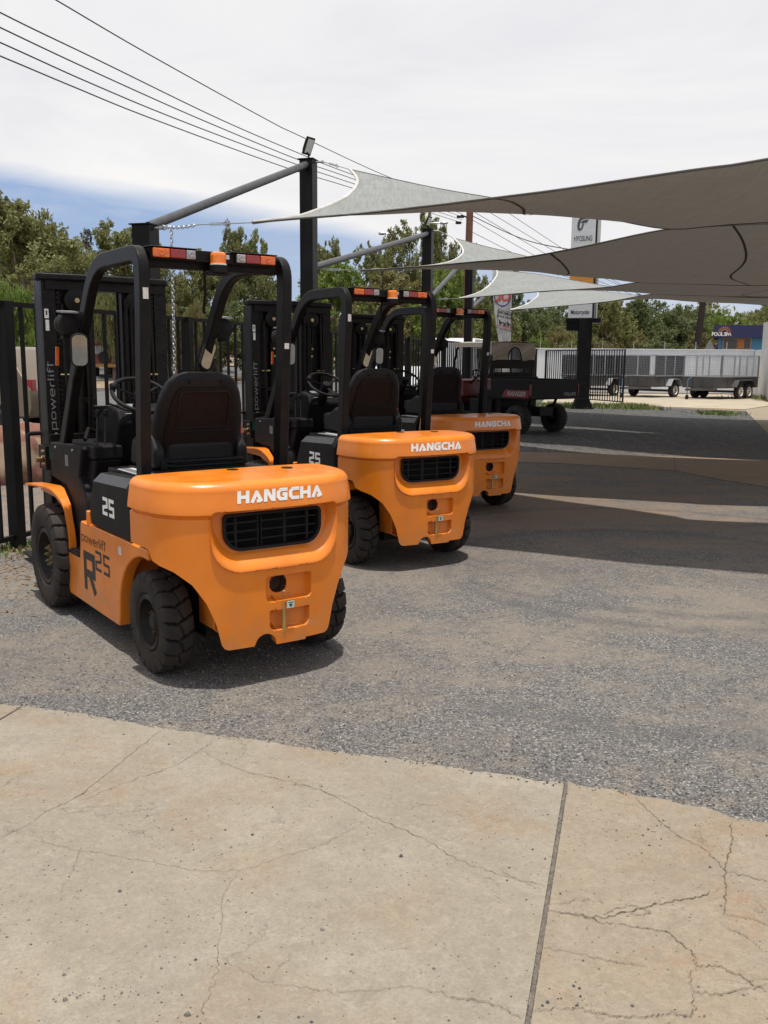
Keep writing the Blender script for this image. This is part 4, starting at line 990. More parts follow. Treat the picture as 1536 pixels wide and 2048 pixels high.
# ================================================================== sail posts, struts, sails
PB = mat('black_steel_post', (.0065, .0065, .007), .42, var=(.012, .0105, .010), scale=4, bump=.1, bscale=60, spec=.15)
STR = mat('grey_steel_tube', (.070, .074, .080), .42, metal=.1, var=(.050, .050, .056), scale=10)
POST = [(fl(9.72), 2.93), (fl(13.88), 4.42), (fl(20.2), 4.32), (fl(24.1), 4.32), (fl(29.2), 4.25)]
plab = ['short black square post left of the sails, a tube rising from its top', 'tall black post carrying a floodlight on top, second in the row', 'black sail post behind the middle forklift, small floodlight on top', 'black sail post in front of the timber power pole', 'black sail post behind the white advertising banner']
for i, (p, h) in enumerate(POST):
    r = empty('sail_post', (p.x, p.y, 0), atan2(-FU.x, FU.y)); tag(r, plab[i], 'post', 'black posts holding the shade sails')
    MB().b2(-.10, .10, -.10, .10, 0, h).build('column', PB, r, bevel=.006)
    MB().b2(-.12, .12, -.12, .12, h, h+.012).build('cap_plate', PB, r); MB().b2(-.2, .2, -.2, .2, 0, .015).build('base_plate', PB, r)
    br = MB(); br.cyl((.10, 0, h-.03), (.22, 0, h-.03), .015, n=10); br.tube([(.22+.02*cos(t*.6), 0, h-.03+.02*sin(t*.6)) for t in range(11)], .005, 6); br.build('eye_bolt', STEEL, r, smooth=40)
    for q, z in ((0, .5), ): pass
    if i in (1, 2):
        s = .82 if i == 1 else .7
        f = MB(); T_ = Matrix.Translation((.01, -.01, h+.20*s+.03)) @ Matrix.Rotation(radians(-18), 4, 'Z') @ Matrix.Rotation(radians(24), 4, 'Y')
        f.b2(-.022*s, .018*s, -.10*s, .10*s, -.15*s, .15*s)
        for k in range(6): f.b2(-.045*s, -.021*s, -.08*s+k*.03*s-.004, -.08*s+k*.03*s+.004, -.09*s, .09*s)
        h_ = f.xf(T_).build('floodlight', PB, r, bevel=.004)
        MB().b2(.018*s, .022*s, -.08*s, .08*s, -.12*s, .12*s).xf(T_).build('floodlight_glass', STICK, h_)
        MB().tube([(0, 0, h), (0, .02, h+.07*s), (.0, -.03, h+.12*s)], .014, 8).build('floodlight_bracket', PB, h_, smooth=50)
def strut(a, b, lab):
    a, b = V(a), V(b); r = MB().cyl(a, b, .049, n=20).build('brace_tube', STR, None, smooth=40); tag(r, lab, 'brace', 'grey tubes bracing the sail posts')
def off(p, z, d=0.0): return V((p.x, p.y, z))+FU*d
strut(off(POST[0][0], 2.93, .06), off(POST[1][0], 4.34, -.10), 'long grey tube rising to the floodlight post, nearest of the three')
strut(off(POST[1][0], 2.93, .10), off(POST[2][0], 4.22, -.10), 'grey tube rising from the floodlight post to the middle sail post')
strut(off(POST[2][0], 2.88, .10), off(POST[3][0], 4.22, -.10), 'steep grey tube behind the farthest forklift, left of the timber pole')
strut(off(POST[3][0], 2.88, .10), off(POST[4][0], 4.15, -.10), 'short grey tube end showing between banner and sail')

SAIL, N, L, b = nodes('grey_shade_cloth'); tc = N.new('ShaderNodeTexCoord'); o_ = tc.outputs['Object']
c = mixc(N, L, rmp(N, L, nz(N, L, o_, 1.5, 5, .6), .3, .7), (.300, .315, .308), (.265, .280, .270))
mpa = N.new('ShaderNodeMapping'); mpa.inputs['Scale'].default_value = (2, 34, 34); L.new(o_, mpa.inputs[0]); na = N.new('ShaderNodeTexNoise'); na.inputs['Scale'].default_value = 1.0; na.inputs['Detail'].default_value = 3; L.new(mpa.outputs[0], na.inputs['Vector'])
mpb = N.new('ShaderNodeMapping'); mpb.inputs['Scale'].default_value = (34, 2, 2); L.new(o_, mpb.inputs[0]); nb_ = N.new('ShaderNodeTexNoise'); nb_.inputs['Scale'].default_value = 1.0; nb_.inputs['Detail'].default_value = 3; L.new(mpb.outputs[0], nb_.inputs['Vector'])
wv = mth(N, L, 'ADD', na.outputs['Fac'], nb_.outputs['Fac'])
c = mixc(N, L, rmp(N, L, wv, .85, 1.2, 0, .42), c, (.15, .145, .13)); L.new(c, b.inputs['Base Color']); b.inputs['Roughness'].default_value = .9; b.inputs['Specular IOR Level'].default_value = .15
tr = N.new('ShaderNodeBsdfTranslucent'); tr.inputs[0].default_value = (.20, .175, .15, 1); ms_ = N.new('ShaderNodeMixShader'); ms_.inputs[0].default_value = .16
L.new(b.outputs[0], ms_.inputs[1]); L.new(tr.outputs[0], ms_.inputs[2]); L.new(ms_.outputs[0], N['Material Output'].inputs[0])
SHEM = mat('white_webbing', (.62, .60, .55), .8); SEAM = mat('dark_seam_tape', (.085, .062, .052), .9)
RIM_ = mat('grey_hem', (.12, .11, .10), .9)
def make_sail(near, far, left, sag, lab, seams=(), n=64, m=30):
    """near/far: edge points left to right; left: near corner to far corner"""
    def res(P, k):
        P = spline(P, 10); Ls = [0]
        for i in range(1, len(P)): Ls.append(Ls[-1]+(P[i]-P[i-1]).length)
        out = []; j = 0
        for i in range(k+1):
            d = Ls[-1]*i/k
            while j < len(P)-2 and Ls[j+1] < d: j += 1
            out.append(P[j].lerp(P[j+1], (d-Ls[j])/max(1e-9, Ls[j+1]-Ls[j])))
        return out
    A, B, Lf = res(near, n), res(far, n), res(left, m)
    ra, rb = A[-1], B[-1]; mid = (ra+rb)/2+(A[0]-ra).normalized()*.9; Rt = res([ra, ra.lerp(mid, .5)*1.0, mid, rb.lerp(mid, .5), rb], m)
    rows = []
    for i in range(n+1):
        s = i/n; row = []
        for j in range(m+1):
            t = j/m
            p = A[i]*(1-t)+B[i]*t+Lf[j]*(1-s)+Rt[j]*s-(A[0]*(1-s)*(1-t)+B[0]*(1-s)*t+A[-1]*s*(1-t)+B[-1]*s*t)
            p = p+V((0, 0, -sag*4*t*(1-t)*(sin(pi*min(1, s*1.15)))**.8)); row.append(p)
        rows.append(row)
    mb = MB(); mb.grid(rows); o = mb.build('shade_sail', SAIL, None, smooth=80, fix=False); tag(o, lab, 'shade sail', 'grey shade sails over the yard')
    h = MB(); h.tube(rows[0], .020, 6); h.build('left_hem', SHEM, o, smooth=60, fix=False)
    h = MB(); h.tube([r[0] for r in rows], .010, 6); h.build('near_hem', RIM_, o, smooth=60, fix=False)
    h = MB(); h.tube([r[-1] for r in rows], .010, 6); h.build('far_hem', RIM_, o, smooth=60, fix=False)
    for s0, s1 in seams:
        q = []
        for j in range(m+1):
            s = s0+(s1-s0)*j/m; i = min(n-1, int(s*n)); f = s*n-i; p = rows[i][j].lerp(rows[i+1][j], f); d = (rows[i+1][j]-rows[i][j]).normalized()*.014
            q += [p-d-V((0, 0, .006)), p+d-V((0, 0, .006))]
        MB().add(q, [(2*j, 2*j+1, 2*j+3, 2*j+2) for j in range(m)]).build('seam', SEAM, o, fix=False)
    return A[0], B[0]
def pts(l): return [at(*q) for q in l]
random.seed(5)
a1, a2 = make_sail(pts([(505, 445, 8.9), (600, 437, 8.55), (700, 429, 8.25), (860, 412, 7.85), (990, 396, 7.55), (1130, 378, 7.3), (1270, 357, 7.05), (1400, 338, 6.85), (1536, 318, 6.7)])+[V((4.6, 5.9, 3.25)), V((6.6, 5.2, 3.6))],
  pts([(700, 339, 13.2), (790, 359, 12.6), (880, 378, 11.9), (985, 396, 11.2), (1094, 412, 10.6), (1200, 433, 10.1), (1330, 457, 9.6), (1430, 451, 9.2), (1536, 444, 8.9)])+[V((6.3, 8.5, 3.0)), V((8.6, 8.0, 3.0))],
  pts([(505, 445, 8.9), (549, 439, 9.05), (596, 433, 9.4), (635, 420, 9.9), (670, 406, 10.5), (697, 390, 11.2), (711, 375, 11.8), (715, 361, 12.35), (709, 349, 12.8), (700, 339, 13.2)]), .03,
  'nearest shade sail, its left corner tied to the short post, largest in view', [(.285, .31)])
b1, b2 = make_sail(pts([(721, 541, 12.9), (790, 537, 12.4), (860, 532, 11.95), (950, 524, 11.4), (1050, 515, 10.95), (1173, 492, 10.6), (1330, 459, 10.3), (1445, 451, 10.1), (1536, 447, 9.95)])+[V((6.3, 9.7, 3.1)), V((8.8, 9.3, 3.3))],
  pts([(907, 476, 19.0), (975, 494, 18.3), (1050, 512, 17.4), (1105, 530, 16.8), (1172, 547, 16.2), (1228, 558, 15.8), (1288, 565, 15.5), (1400, 568, 15.1), (1536, 570, 14.8)])+[V((7.6, 14.4, 2.9)), V((9.6, 14.0, 2.9))],
  pts([(721, 541, 12.9), (790, 538, 13.4), (860, 532, 14.2), (900, 524, 15.0), (918, 515, 15.8), (926, 506, 16.6), (924, 495, 17.5), (916, 485, 18.3), (907, 476, 19.0)]), .12,
  'second shade sail, tied between the floodlight post and the next', [(.30, .235), (.49, .62)])
c1, c2_ = make_sail(pts([(918, 597, 19.5), (1000, 590, 18.6), (1083, 583, 17.8), (1150, 579, 17.4), (1217, 574, 17.0), (1288, 564, 16.3), (1400, 566, 15.6), (1536, 568, 14.9)])+[V((8.0, 14.0, 2.9)), V((10.2, 13.4, 2.9))],
  pts([(994, 541, 23.4), (1072, 548, 22.6), (1147, 561, 21.9), (1217, 573, 21.4), (1260, 580, 21.0), (1314, 588, 20.6), (1400, 591, 20.3), (1536, 594, 20.0)])+[V((10, 19.6, 2.9)), V((12, 19.3, 2.9))],
  pts([(918, 597, 19.5), (942, 591, 19.9), (962, 583, 20.5), (976, 573, 21.2), (988, 560, 22.1), (994, 550, 22.8), (994, 541, 23.4)]), .03,
  'third shade sail, pale top side facing the camera', [(.62, .60)])
d1, d2 = make_sail(pts([(1020, 620, 24.4), (1100, 614, 23.2), (1217, 603, 22.0), (1315, 587, 20.9), (1420, 590, 20.0), (1536, 592, 19.3)])+[V((10.2, 18.6, 3.0)), V((12.2, 18.0, 3.1))],
  pts([(1076, 585, 29.8), (1166, 580, 28.8), (1240, 587, 28.0), (1300, 594, 27.3), (1350, 600, 26.8), (1402, 604, 26.3), (1470, 606, 26.0), (1536, 610, 25.6)])+[V((13.5, 25.2, 3.0)), V((15.5, 24.8, 3.0))],
  pts([(1020, 620, 24.4), (1040, 614, 25.3), (1058, 606, 26.5), (1070, 597, 27.6), (1076, 591, 28.7), (1076, 585, 29.8)]), .02,
  'farthest and lowest shade sail, above the white advertising banner', [(.70, .68)])
# rigging: chains and turnbuckles
def link_chain(a, b, name, lab, r=.0035, pitch=.028, sagz=0.0, grp=None):
    a, b = V(a), V(b); n = max(2, int((b-a).length/pitch)); mb = MB(); d = (b-a).normalized(); s = d.cross(V((.3, .9, .1))).normalized(); t = d.cross(s)
    for k in range(n):
        f = (k+.5)/n; c = a.lerp(b, f)-V((0, 0, sagz*4*f*(1-f))); w = s if k % 2 else t; P = []
        for q in range(10):
            an = 2*pi*q/10; P.append(c+d*(pitch*.78*cos(an))+w*(pitch*.42*sin(an)))
        mb.tube(P, r, 5, closed=True)
    o = mb.build(name, STEEL, None, smooth=60, fix=False); return tag(o, lab, 'chain', grp)
def rig(a, b, lab):
    a, b = V(a), V(b); r = empty('rigging_cable', a); tag(r, lab, 'cable', 'cables tying sail corners to posts')
    o = MB().cyl((0, 0, 0), b-a, .006, n=6).build('wire', STEEL, r, fix=False); p, q = (b-a)*.25, (b-a)*.5
    for s in (-.012, .012): o = MB().bar(p+V((0, 0, s)), q+V((0, 0, s)), .008, .006).build('turnbuckle', STEEL, r)
    MB().tube([(b-a)*.54+V((0, .0, 0))+(b-a).normalized()*.03*cos(t)+V((0, 0, .02))*sin(t) for t in [k*.63 for k in range(11)]], .005, 6).build('shackle', STEEL, r, smooth=50)
p0t = off(POST[0][0], 2.92)+FN*.16
ch_end = p0t.lerp(a1, .42)
link_chain(p0t, ch_end, 'steel_chain', 'short chain from the top of the short post to the nearest sail', .0045, .036, .02)
rig(ch_end, a1, 'cable and turnbuckle at the low corner of the nearest sail')
rig(off(POST[1][0], 4.39)+FN*.22, a2, 'cable from the floodlight post top to the nearest sail')
rig(off(POST[1][0], 2.90)+FN*.12, b1, 'cable from the floodlight post to the second sail')
rig(off(POST[2][0], 4.29)+FN*.22, b2, 'cable from the middle sail post top to the second sail')
rig(off(POST[2][0], 2.88)+FN*.12, c1, 'cable from the middle sail post to the third sail')
cp_ = at(343, 458, 9.55); ce = at(349, 760, 9.55)
link_chain(V((cp_.x, cp_.y, 2.90)), V((ce.x, cp_.y, ce.z-.25)), 'steel_chain', 'long silver chain hanging straight down beside the short post', .0045, .036)

# ================================================================== power poles and wires
TIM = mat('weathered_timber', (.20, .085, .045), .9, var=(.13, .06, .035), scale=3, bump=.3, bscale=12)
WIRE = mat('wire_black', (.03, .03, .035), .6)
def wY(px): return 8.07/(.319-(px-768)/1839.94)
pp = at(930, 640, 35.0); r = empty('power_pole', (pp.x, pp.y, 0)); tag(r, 'brown timber power pole behind the sails', 'power pole')
MB().cyl((0, 0, -.2), (.10, 0, 7.42), .150, .125, 14).build('shaft', TIM, r, smooth=60)
m = MB(); m.cyl((-.9, .14, 7.30), (1.1, .14, 7.30), .05, n=8); m.build('crossarm', TIM, r)
for x in (-.8, -.35, .45, 1.0): MB().cyl((x, .14, 7.33), (x, .14, 7.45), .04, .03, 8).build('insulator', BLACKM, r, smooth=40)
m = MB(); m.tube([(0, 0, 6.75), (-.2, 0, 6.83), (-.35, 0, 6.75)], .03, 6); m.b2(-.42, -.22, -.08, .08, 6.52, 6.60); m.b2(-.38, -.12, -.08, .08, 6.74, 6.81); m.build('cable_bracket', BLACKM, r)
m = MB(); m.tube([(.12, -.1, 5.6), (.35, -.1, 5.85), (.42, -.1, 5.5), (.30, -.1, 5.3)], .018, 6); m.build('service_cable', WIRE, r)
wires = [[(-330, -150), (0, 25), (200, 122), (443, 240), (606, 310), (699, 347), (925, 428)], [(-330, -105), (0, 55), (200, 149), (404, 240), (598, 320), (707, 358), (925, 434)],
         [(-330, -60), (0, 85), (180, 166), (358, 240), (596, 330), (709, 368), (925, 440)], [(-330, -25), (0, 112), (150, 175), (311, 240), (574, 336), (707, 377), (925, 446)], [(-160, -160), (112, 0), (300, 110), (535, 240), (602, 273), (787, 358), (928, 408)]]
wl = ['lowest-slung of the parallel wires, nearest the right', 'second of the four parallel overhead wires from above', 'third of the four parallel overhead wires from above', 'lowest of the four parallel overhead wires', 'single overhead wire above the four parallel ones']
wl[0] = 'topmost of the four parallel overhead wires'
for i, P in enumerate(wires):
    path = spline([at(x, y, wY(x)) for x, y in P], 8); o = MB().tube(path, .009, 5).build('overhead_wire', WIRE, None, smooth=60, fix=False)
    if i == 4: o.data = o.data
    tag(o, wl[i], 'wire', 'overhead wires crossing the sky at the left')
p2 = at(1404, 640, 52.0); r2 = empty('power_pole', (p2.x, p2.y, 0)); tag(r2, 'dark timber pole rising behind the white wall', 'power pole')
DT = mat('dark_timber', (.028, .016, .014), .9, var=(.018, .011, .010), scale=3, bump=.3, bscale=12)
MB().cyl((-.38, 0, -.2), (.20, 0, 7.6), .21, .17, 12).build('shaft', DT, r2, smooth=60)
for i, (q, e) in enumerate([((945, 432), (1180, 505)), ((945, 440), (1240, 585)), ((950, 425), (1290, 600)), ((968, 418), (1330, 610)), ((985, 405), (1380, 640)), ((940, 462), (1220, 580))]):
    a, c = at(q[0], q[1], 35.2), at(e[0], e[1], 50.0 if i else 31.3); md = (a+c)/2-V((0, 0, .25)); o = MB().tube(spline([a, md, c], 8), .016 if i == 0 else .010, 5).build('service_wire', WIRE, None, smooth=60, fix=False)
    tag(o, ['thick wire from the timber pole to the sign pylon', 'thin wire falling right of the timber pole behind the sails'][min(i, 1)], 'wire', None if i == 0 else 'thin wires right of the timber pole')
for i, (x, y, dx) in enumerate([(765, 467, 1), (888, 446, -1)]):
    Y = 55; a = at(x, y, Y); r = empty('street_lamp', (a.x+dx*1.6, a.y, 1.2)); tag(r, ['street lamp head reaching left out of the tall gum tree', 'street lamp head between the gum tree and the timber pole'][i], 'street lamp')
    MB().tube([(0, 0, 0), (0, 0, a.z-1.6), (-dx*.4, 0, a.z-1.22), (-dx*1.4, 0, a.z-1.2)], .035, 8).build('lamp_column', STEEL, r, smooth=50)
    MB().lathe([(-.25, 0), (-.22, .06), (-.05, .10), (.14, .07), (.22, .04), (.25, 0)], (-dx*1.6, 0, a.z-1.2), 'x', 12).build('lamp_head', STEEL, r, smooth=50)
# ================================================================== utility vehicle
BPL = mat('black_bed_plastic', (.009, .0095, .0105), .5, var=(.013, .013, .0135), scale=8, bump=.15, bscale=90, spec=.15)
REDB = mat('red_body_plastic', (.19, .008, .011), .4, coat=.15)
CANV, N, L, b = nodes('patterned_canvas'); tc = N.new('ShaderNodeTexCoord')
mp_ = N.new('ShaderNodeMapping'); mp_.inputs['Scale'].default_value = (14, 14, 22); L.new(tc.outputs['Object'], mp_.inputs[0]); ck = N.new('ShaderNodeTexVoronoi'); ck.inputs['Scale'].default_value = 1.3; ck.inputs['Randomness'].default_value = .35; L.new(mp_.outputs[0], ck.inputs['Vector'])
L.new(mixc(N, L, rmp(N, L, ck.outputs['Distance'], .1, .55), (.16, .14, .12), (.46, .41, .34)), b.inputs['Base Color']); b.inputs['Roughness'].default_value = .9
u = empty('utility_vehicle', (3.42, 20.85, 0), .68); tag(u, 'black and red off road utility vehicle with tray and canvas roof', 'utility vehicle')
t = MB()
t.b2(-.78, .78, -.48, .68, .76, .80)
t.b2(-.78, -.74, -.48, .68, .80, 1.20); t.b2(.74, .78, -.48, .68, .80, 1.20); t.b2(-.74, .74, .64, .68, .80, 1.24); t.b2(-.78, .78, -.52, -.48, .78, 1.19)
tr_ = t.build('cargo_tray', BPL, u, bevel=.012)
m = MB()
for s in (-1, 1): m.b2(min(s*.775, s*.80), max(s*.775, s*.80), -.53, -.49, .86, 1.10)
m.build('reflector', REDB, tr_)
d = MB(); d.add([(-.783, -.46, .80), (-.783, .34, .80), (-.783, .24, .965), (-.783, -.46, .965)], [(0, 1, 2, 3)]); dd = d.build('red_decal', REDB, tr_, fix=False)
text_on('RANGER', .140, (-.786, -.09, .880), (0, -1, 0), (0, 0, 1), GREYD, dd, shear=.35, bold=.004)
text_on('POLARIS', .105, (.50, -.5235, .87), (1, 0, 0), (0, 0, 1), GREYS, tr_, shear=.2, bold=.003)
fm = MB(); fm.b2(-.22, .22, -.3, 2.6, .38, .58); fm.b2(-.60, .60, .55, 1.0, .40, .95); fm.b2(-.68, .68, .85, 2.1, .36, .42); fm.b2(-.03, .03, -.50, -.3, .36, .40); fm.b2(-.68, .68, .75, 1.45, .42, .72)
for s in (-1, 1): fm.cyl((s*.35, -.1, .45), (s*.45, -.2, .80), .035, n=8)
fm.build('chassis', BPL, u, bevel=.01)
st = MB(); st.b2(-.62, .62, .85, 1.30, .72, .86); st.prism([(.74, .84), (.86, .84), (.80, 1.34), (.72, 1.34)], 'x', -.60, .60); st.build('bench_seat', BLACKM, u, bevel=.03)
h = MB(); h.prism([(1.95, .62), (1.90, 1.05), (1.98, 1.14), (2.3, 1.12), (2.72, .95), (2.78, .62)], 'x', -.60, .60); h.build('bonnet', REDB, u, bevel=.05, seg=3)
h = MB(); h.prism([(1.78, .75), (1.80, 1.12), (1.90, 1.18), (1.98, 1.10), (1.98, .75)], 'x', -.58, .58); h.build('dash', REDB, u, bevel=.03)
for s in (-1, 1):
    h = MB(); P = [(-.34, .55), (-.36, .72), (-.2, .84), (.2, .84), (.36, .72), (.34, .55)]
    h.sweep([(s*.66, 2.35+a, z_) for a, z_ in P], [(-.12, -.012), (.12, -.012), (.12, .012), (-.12, .012)]); h.build('front_guard', REDB, u, smooth=50)
w = MB(); C_ = V((-.32, 1.55, 1.25)); Rm = Matrix.Rotation(radians(50), 4, 'X'); w.tube([C_+Rm @ V((.17*cos(k*pi/12), .17*sin(k*pi/12), 0)) for k in range(24)], .014, 8, closed=True)
for a in (90, 210, 330): w.bar(C_, C_+Rm @ V((.165*cos(radians(a)), .165*sin(radians(a)), 0)), .02, .01)
w.cyl(C_, C_+V((0, .35, -.25)), .025, n=8); w.build('steering_wheel', BLACKM, u, smooth=50)
cg = MB()
for s in (-1, 1):
    cg.tube(roundpath([(s*.66, .76, .6), (s*.66, .80, 1.97), (s*.62, 1.95, 1.97), (s*.64, 2.15, 1.15)], .16, 5), .026, 8); cg.tube([(s*.66, .77, 1.20), (s*.66, 1.1, 1.30), (s*.66, .80, 1.62)], .016, 6)
cg.tube([(-.66, .80, 1.97), (.66, .80, 1.97)], .026, 8); cg.tube([(-.62, 1.95, 1.97), (.62, 1.95, 1.97)], .026, 8); cg.tube([(-.66, .78, 1.52), (.66, .78, 1.52)], .02, 8)
cg.build('roll_cage', BLACKM, u, smooth=60)
cv = MB(); rows = []
for j in range(13):
    y = .74+1.26*j/12; rows.append([(x, y, 2.005+.03*sin((x+.7)*pi/1.4)-.03*abs(sin(j*pi/6))*.4) for x in [-.72+1.44*k/16 for k in range(17)]])
cv.grid(rows)
arc = lambda x: max(0, 1-((x-.02)/.22)**2)
rows = []
for j in range(9):
    row = []
    for k in range(41):
        x = -.72+1.44*k/40; lo = 1.60+(.30*sqrt(arc(x)) if arc(x) > 0 else 0); row.append((x, .735-.02*sin(j*.9+x*6), 2.005-(2.005-lo)*j/8))
    rows.append(row)
cv.grid(rows)
for s in (-1, 1):
    cv.grid([[(s*.725, .74+1.26*k/12, 2.0-(.10+.20*max(0, 1-k/2.2))*j/5) for k in range(13)] for j in range(6)])
cn = cv.build('canvas_roof', CANV, u, smooth=60, fix=False)
p = []
for k in range(25):
    x = -.20+.44*k/24; p.append((x, .725, 1.60+.30*sqrt(max(0, arc(x)))))
MB().tube(p, .014, 6).build('canvas_trim', BLACKM, cn, smooth=60)
MB().b2(-.70, .70, 1.92, 2.0, 1.93, 2.015).build('roof_front_edge', REDB, cn, bevel=.01)
MB().b2(-.70, .70, .742, .75, 1.42, 1.62).build('rear_window_strip', BLACKM, cn)
random.seed(3)
def atv_wheel(x, y):
    R, wd = .315, .26; n = 60; prof = [(-wd*.35, .15), (-wd*.5, .20), (-wd*.5, .27), (-wd*.40, R-.005), (-wd*.2, R), (0, R+.003), (wd*.2, R), (wd*.40, R-.005), (wd*.5, .27), (wd*.5, .20), (wd*.35, .15)]
    rows = []
    for i in range(n*3+1):
        a = 2*pi*i/(n*3); row = []
        for k, (h_, r_) in enumerate(prof):
            l = .022 if r_ > .26 and ((i+ (3 if h_ > 0 else 0)) % 6 < 3) else 0; row.append((h_, (r_+l-.012)*cos(a), (r_+l-.012)*sin(a)))
        rows.append(row)
    W = MB().grid(rows).build('wheel', RUBBERD, u, smooth=30); W.location = (x, y, R)
    s = 1 if x > 0 else -1
    MB().lathe([(s*.08, .155), (s*.09, .145), (s*.03, .13), (s*.02, .06), (s*.07, .05), (s*.07, 0)], n=20).build('rim', RIMB, W, smooth=40)
    return W
for x, y in ((-.60, 0), (.60, 0), (-.60, 2.3), (.60, 2.3)): atv_wheel(x, y)

# ================================================================== sign pylon and banner
SW = mat('sign_white', (.60, .61, .60), .4, var=(.56, .57, .56)); SO = mat('sign_orange', (.62, .25, .03), .4); SG = mat('sign_dark_grey', (.055, .06, .06), .5); SBL = mat('sign_blue_pattern', (.07, .09, .24), .5, var=(.36, .36, .34), scale=1.6, lo=.47, hi=.50)
py_ = empty('sign_pylon', (6.66, 31.3, 0)); tag(py_, 'tall black pylon carrying stacked white and orange dealer signs', 'sign')
m = MB(); m.b2(-.22, .22, -.11, .11, 0, 3.0); m.prism([(-.36, 0), (-.22, .35), (.22, .35), (.36, 0)], 'y', -.14, .14); m.build('column', PB, py_, bevel=.006)
yw = radians(-22); cx = (6.48-6.66, 0.2)
Mx = Matrix.Translation((-.06, .12, 0)) @ Matrix.Rotation(yw, 4, 'Z')
def sb(x0, x1, y0, y1, z0, z1, nm, mm, par=py_): return MB().b2(x0, x1, y0, y1, z0, z1).xf(Mx).build(nm, mm, par, bevel=.004)
sb(-.55, .62, -.13, .13, 2.86, 3.0, 'beam', PB); sb(-.52, .0, -.10, .10, 2.6, 2.86, 'beam', PB)
Zs = [(3.02, 3.86, SW, 'Motorcycles', .155), (3.88, 4.70, SO, None, 0), (4.72, 6.90, SW, 'HYOSUNG', .205)]
xl, xr = -.46, .33
for z0, z1, mm, tx, sz in Zs:
    pn = sb(xl, xr, -.20, -.14, z0, z1, 'sign_panel', mm)
    R_ = Mx.to_3x3() @ V((1, 0, 0))
    if tx:
        zc = 3.20 if tx[0] == 'M' else 5.56; o3 = Mx @ V(((xl+xr)/2, -.206, zc))
        text_on(tx, .20 if tx[0] == 'M' else .235, o3, R_, (0, 0, 1), SG if tx[0] != 'M' else BLACKD, pn, xs=.56 if tx[0] != 'M' else .70, bold=.003 if tx[0] != 'M' else .002, spacing=.90 if tx[0] == 'M' else .92)
    if tx == 'HYOSUNG':
        lg = MB()
        E_ = lambda x, y: Mx @ V(((xl+xr)/2+(x-690)*.00216, -.2068, 6.07-(y-395)*.00216))
        o1 = [(785, 275), (700, 288), (645, 312), (612, 350), (596, 400), (594, 455), (606, 498), (634, 515), (662, 498), (682, 460), (694, 408)]
        o2 = [(745, 340), (690, 345), (655, 358), (638, 385), (630, 420), (628, 455), (632, 478), (640, 482), (652, 470), (662, 445), (672, 410)]
        for k in range(10): lg.add([E_(*o1[k]), E_(*o1[k+1]), E_(*o2[k+1]), E_(*o2[k])], [(0, 1, 2, 3)])
        lg.add([E_(*q) for q in [(768, 350), (690, 362), (655, 378), (640, 402), (690, 404), (735, 396)]], [tuple(range(6))])
        lg.build('emblem', SG, pn, fix=False)
sb(xr+.002, xr+.05, -.20, .20, 3.02, 6.95, 'frame_edge', PB); sb(xr+.052, xr+.056, -.15, .16, 4.72, 6.90, 'end_panel', SBL); sb(xr+.052, xr+.056, -.15, .16, 3.02, 4.70, 'end_panel', GREYC); sb(xl, xr-.01, .14, .20, 3.02, 6.95, 'sign_panel', SW); sb(xr+.06, xr+.10, .17, .22, 3.02, 6.95, 'frame_edge', SW)
sb(xl+.02, xr, -.138, .138, 3.03, 6.9, 'sign_core', PB)

FAB = mat('white_banner_fabric', (.55, .54, .52), .8, var=(.48, .47, .46), scale=3); BR = mat('banner_red', (.55, .06, .04), .7); BB = mat('banner_blue', (.06, .05, .20), .7); BK = mat('banner_black', (.03, .03, .035), .7); BPK = mat('banner_pink', (.60, .30, .24), .7)
bn = empty('feather_banner', (3.62, 27.0, 0)); tag(bn, 'tall white feather banner with red mirrored letters in a blue oval', 'banner')
rows = []
for j in range(25):
    z = .9+3.4*j/24; wd = .18+.40*sm(z, .6, 4.0); rows.append([(-wd*k/6, .025*sin(k*1.3+j*.5), z) for k in range(7)])
fb = MB().grid(rows).build('banner_cloth', FAB, bn, smooth=70, fix=False)
MB().cyl((.01, 0, 0), (.01, 0, 4.4), .012, .008, 8).build('pole', BLACKM, bn); MB().lathe([(0, 0), (0, .25), (.05, .22), (.06, 0)], (0, 0, 0), 'z', 14).build('base', BLACKM, bn)
el = MB(); P = [(-.275+.245*cos(k*pi/16), -.035, 3.42+.30*sin(k*pi/16)) for k in range(33)]; Q = [(-.275+.215*cos(k*pi/16), -.035, 3.42+.265*sin(k*pi/16)) for k in range(33)]
el.add(P+Q, [(k, k+1, 34+k, 33+k) for k in range(32)]); el.build('oval_ring', BB, fb, fix=False)
text_on('OL', .34, (-.275, -.040, 3.38), (-1, 0, 0), (0, 0, 1), BR, fb, bold=.012, shear=-.1)
for tx, sz, z, mm in (('IS MORE', .112, 2.93, BK), ('THAN YOUR', .080, 2.82, BK), ('4x4', .24, 2.64, BK)):
    text_on(tx, sz, (-.20, -.042, z), (-1, 0, .22), (-.22, 0, 1), mm, fb, bold=.004)
bx = MB(); c4 = [(-.395, 3.04), (-.02, 2.96), (-.02, 2.42), (-.42, 2.54), (-.395, 3.04)]
for q in ribbon(c4, .012): bx.add([(p.x, -.041, p.y) for p in q], [(0, 1, 2, 3)])
bx.build('print_border', BK, fb, fix=False); MB().add([(-.40, -.038, 2.58), (-.03, -.038, 2.47), (-.03, -.038, 2.53), (-.40, -.038, 2.63)], [(0, 1, 2, 3)]).build('print_line', BPK, fb, fix=False)

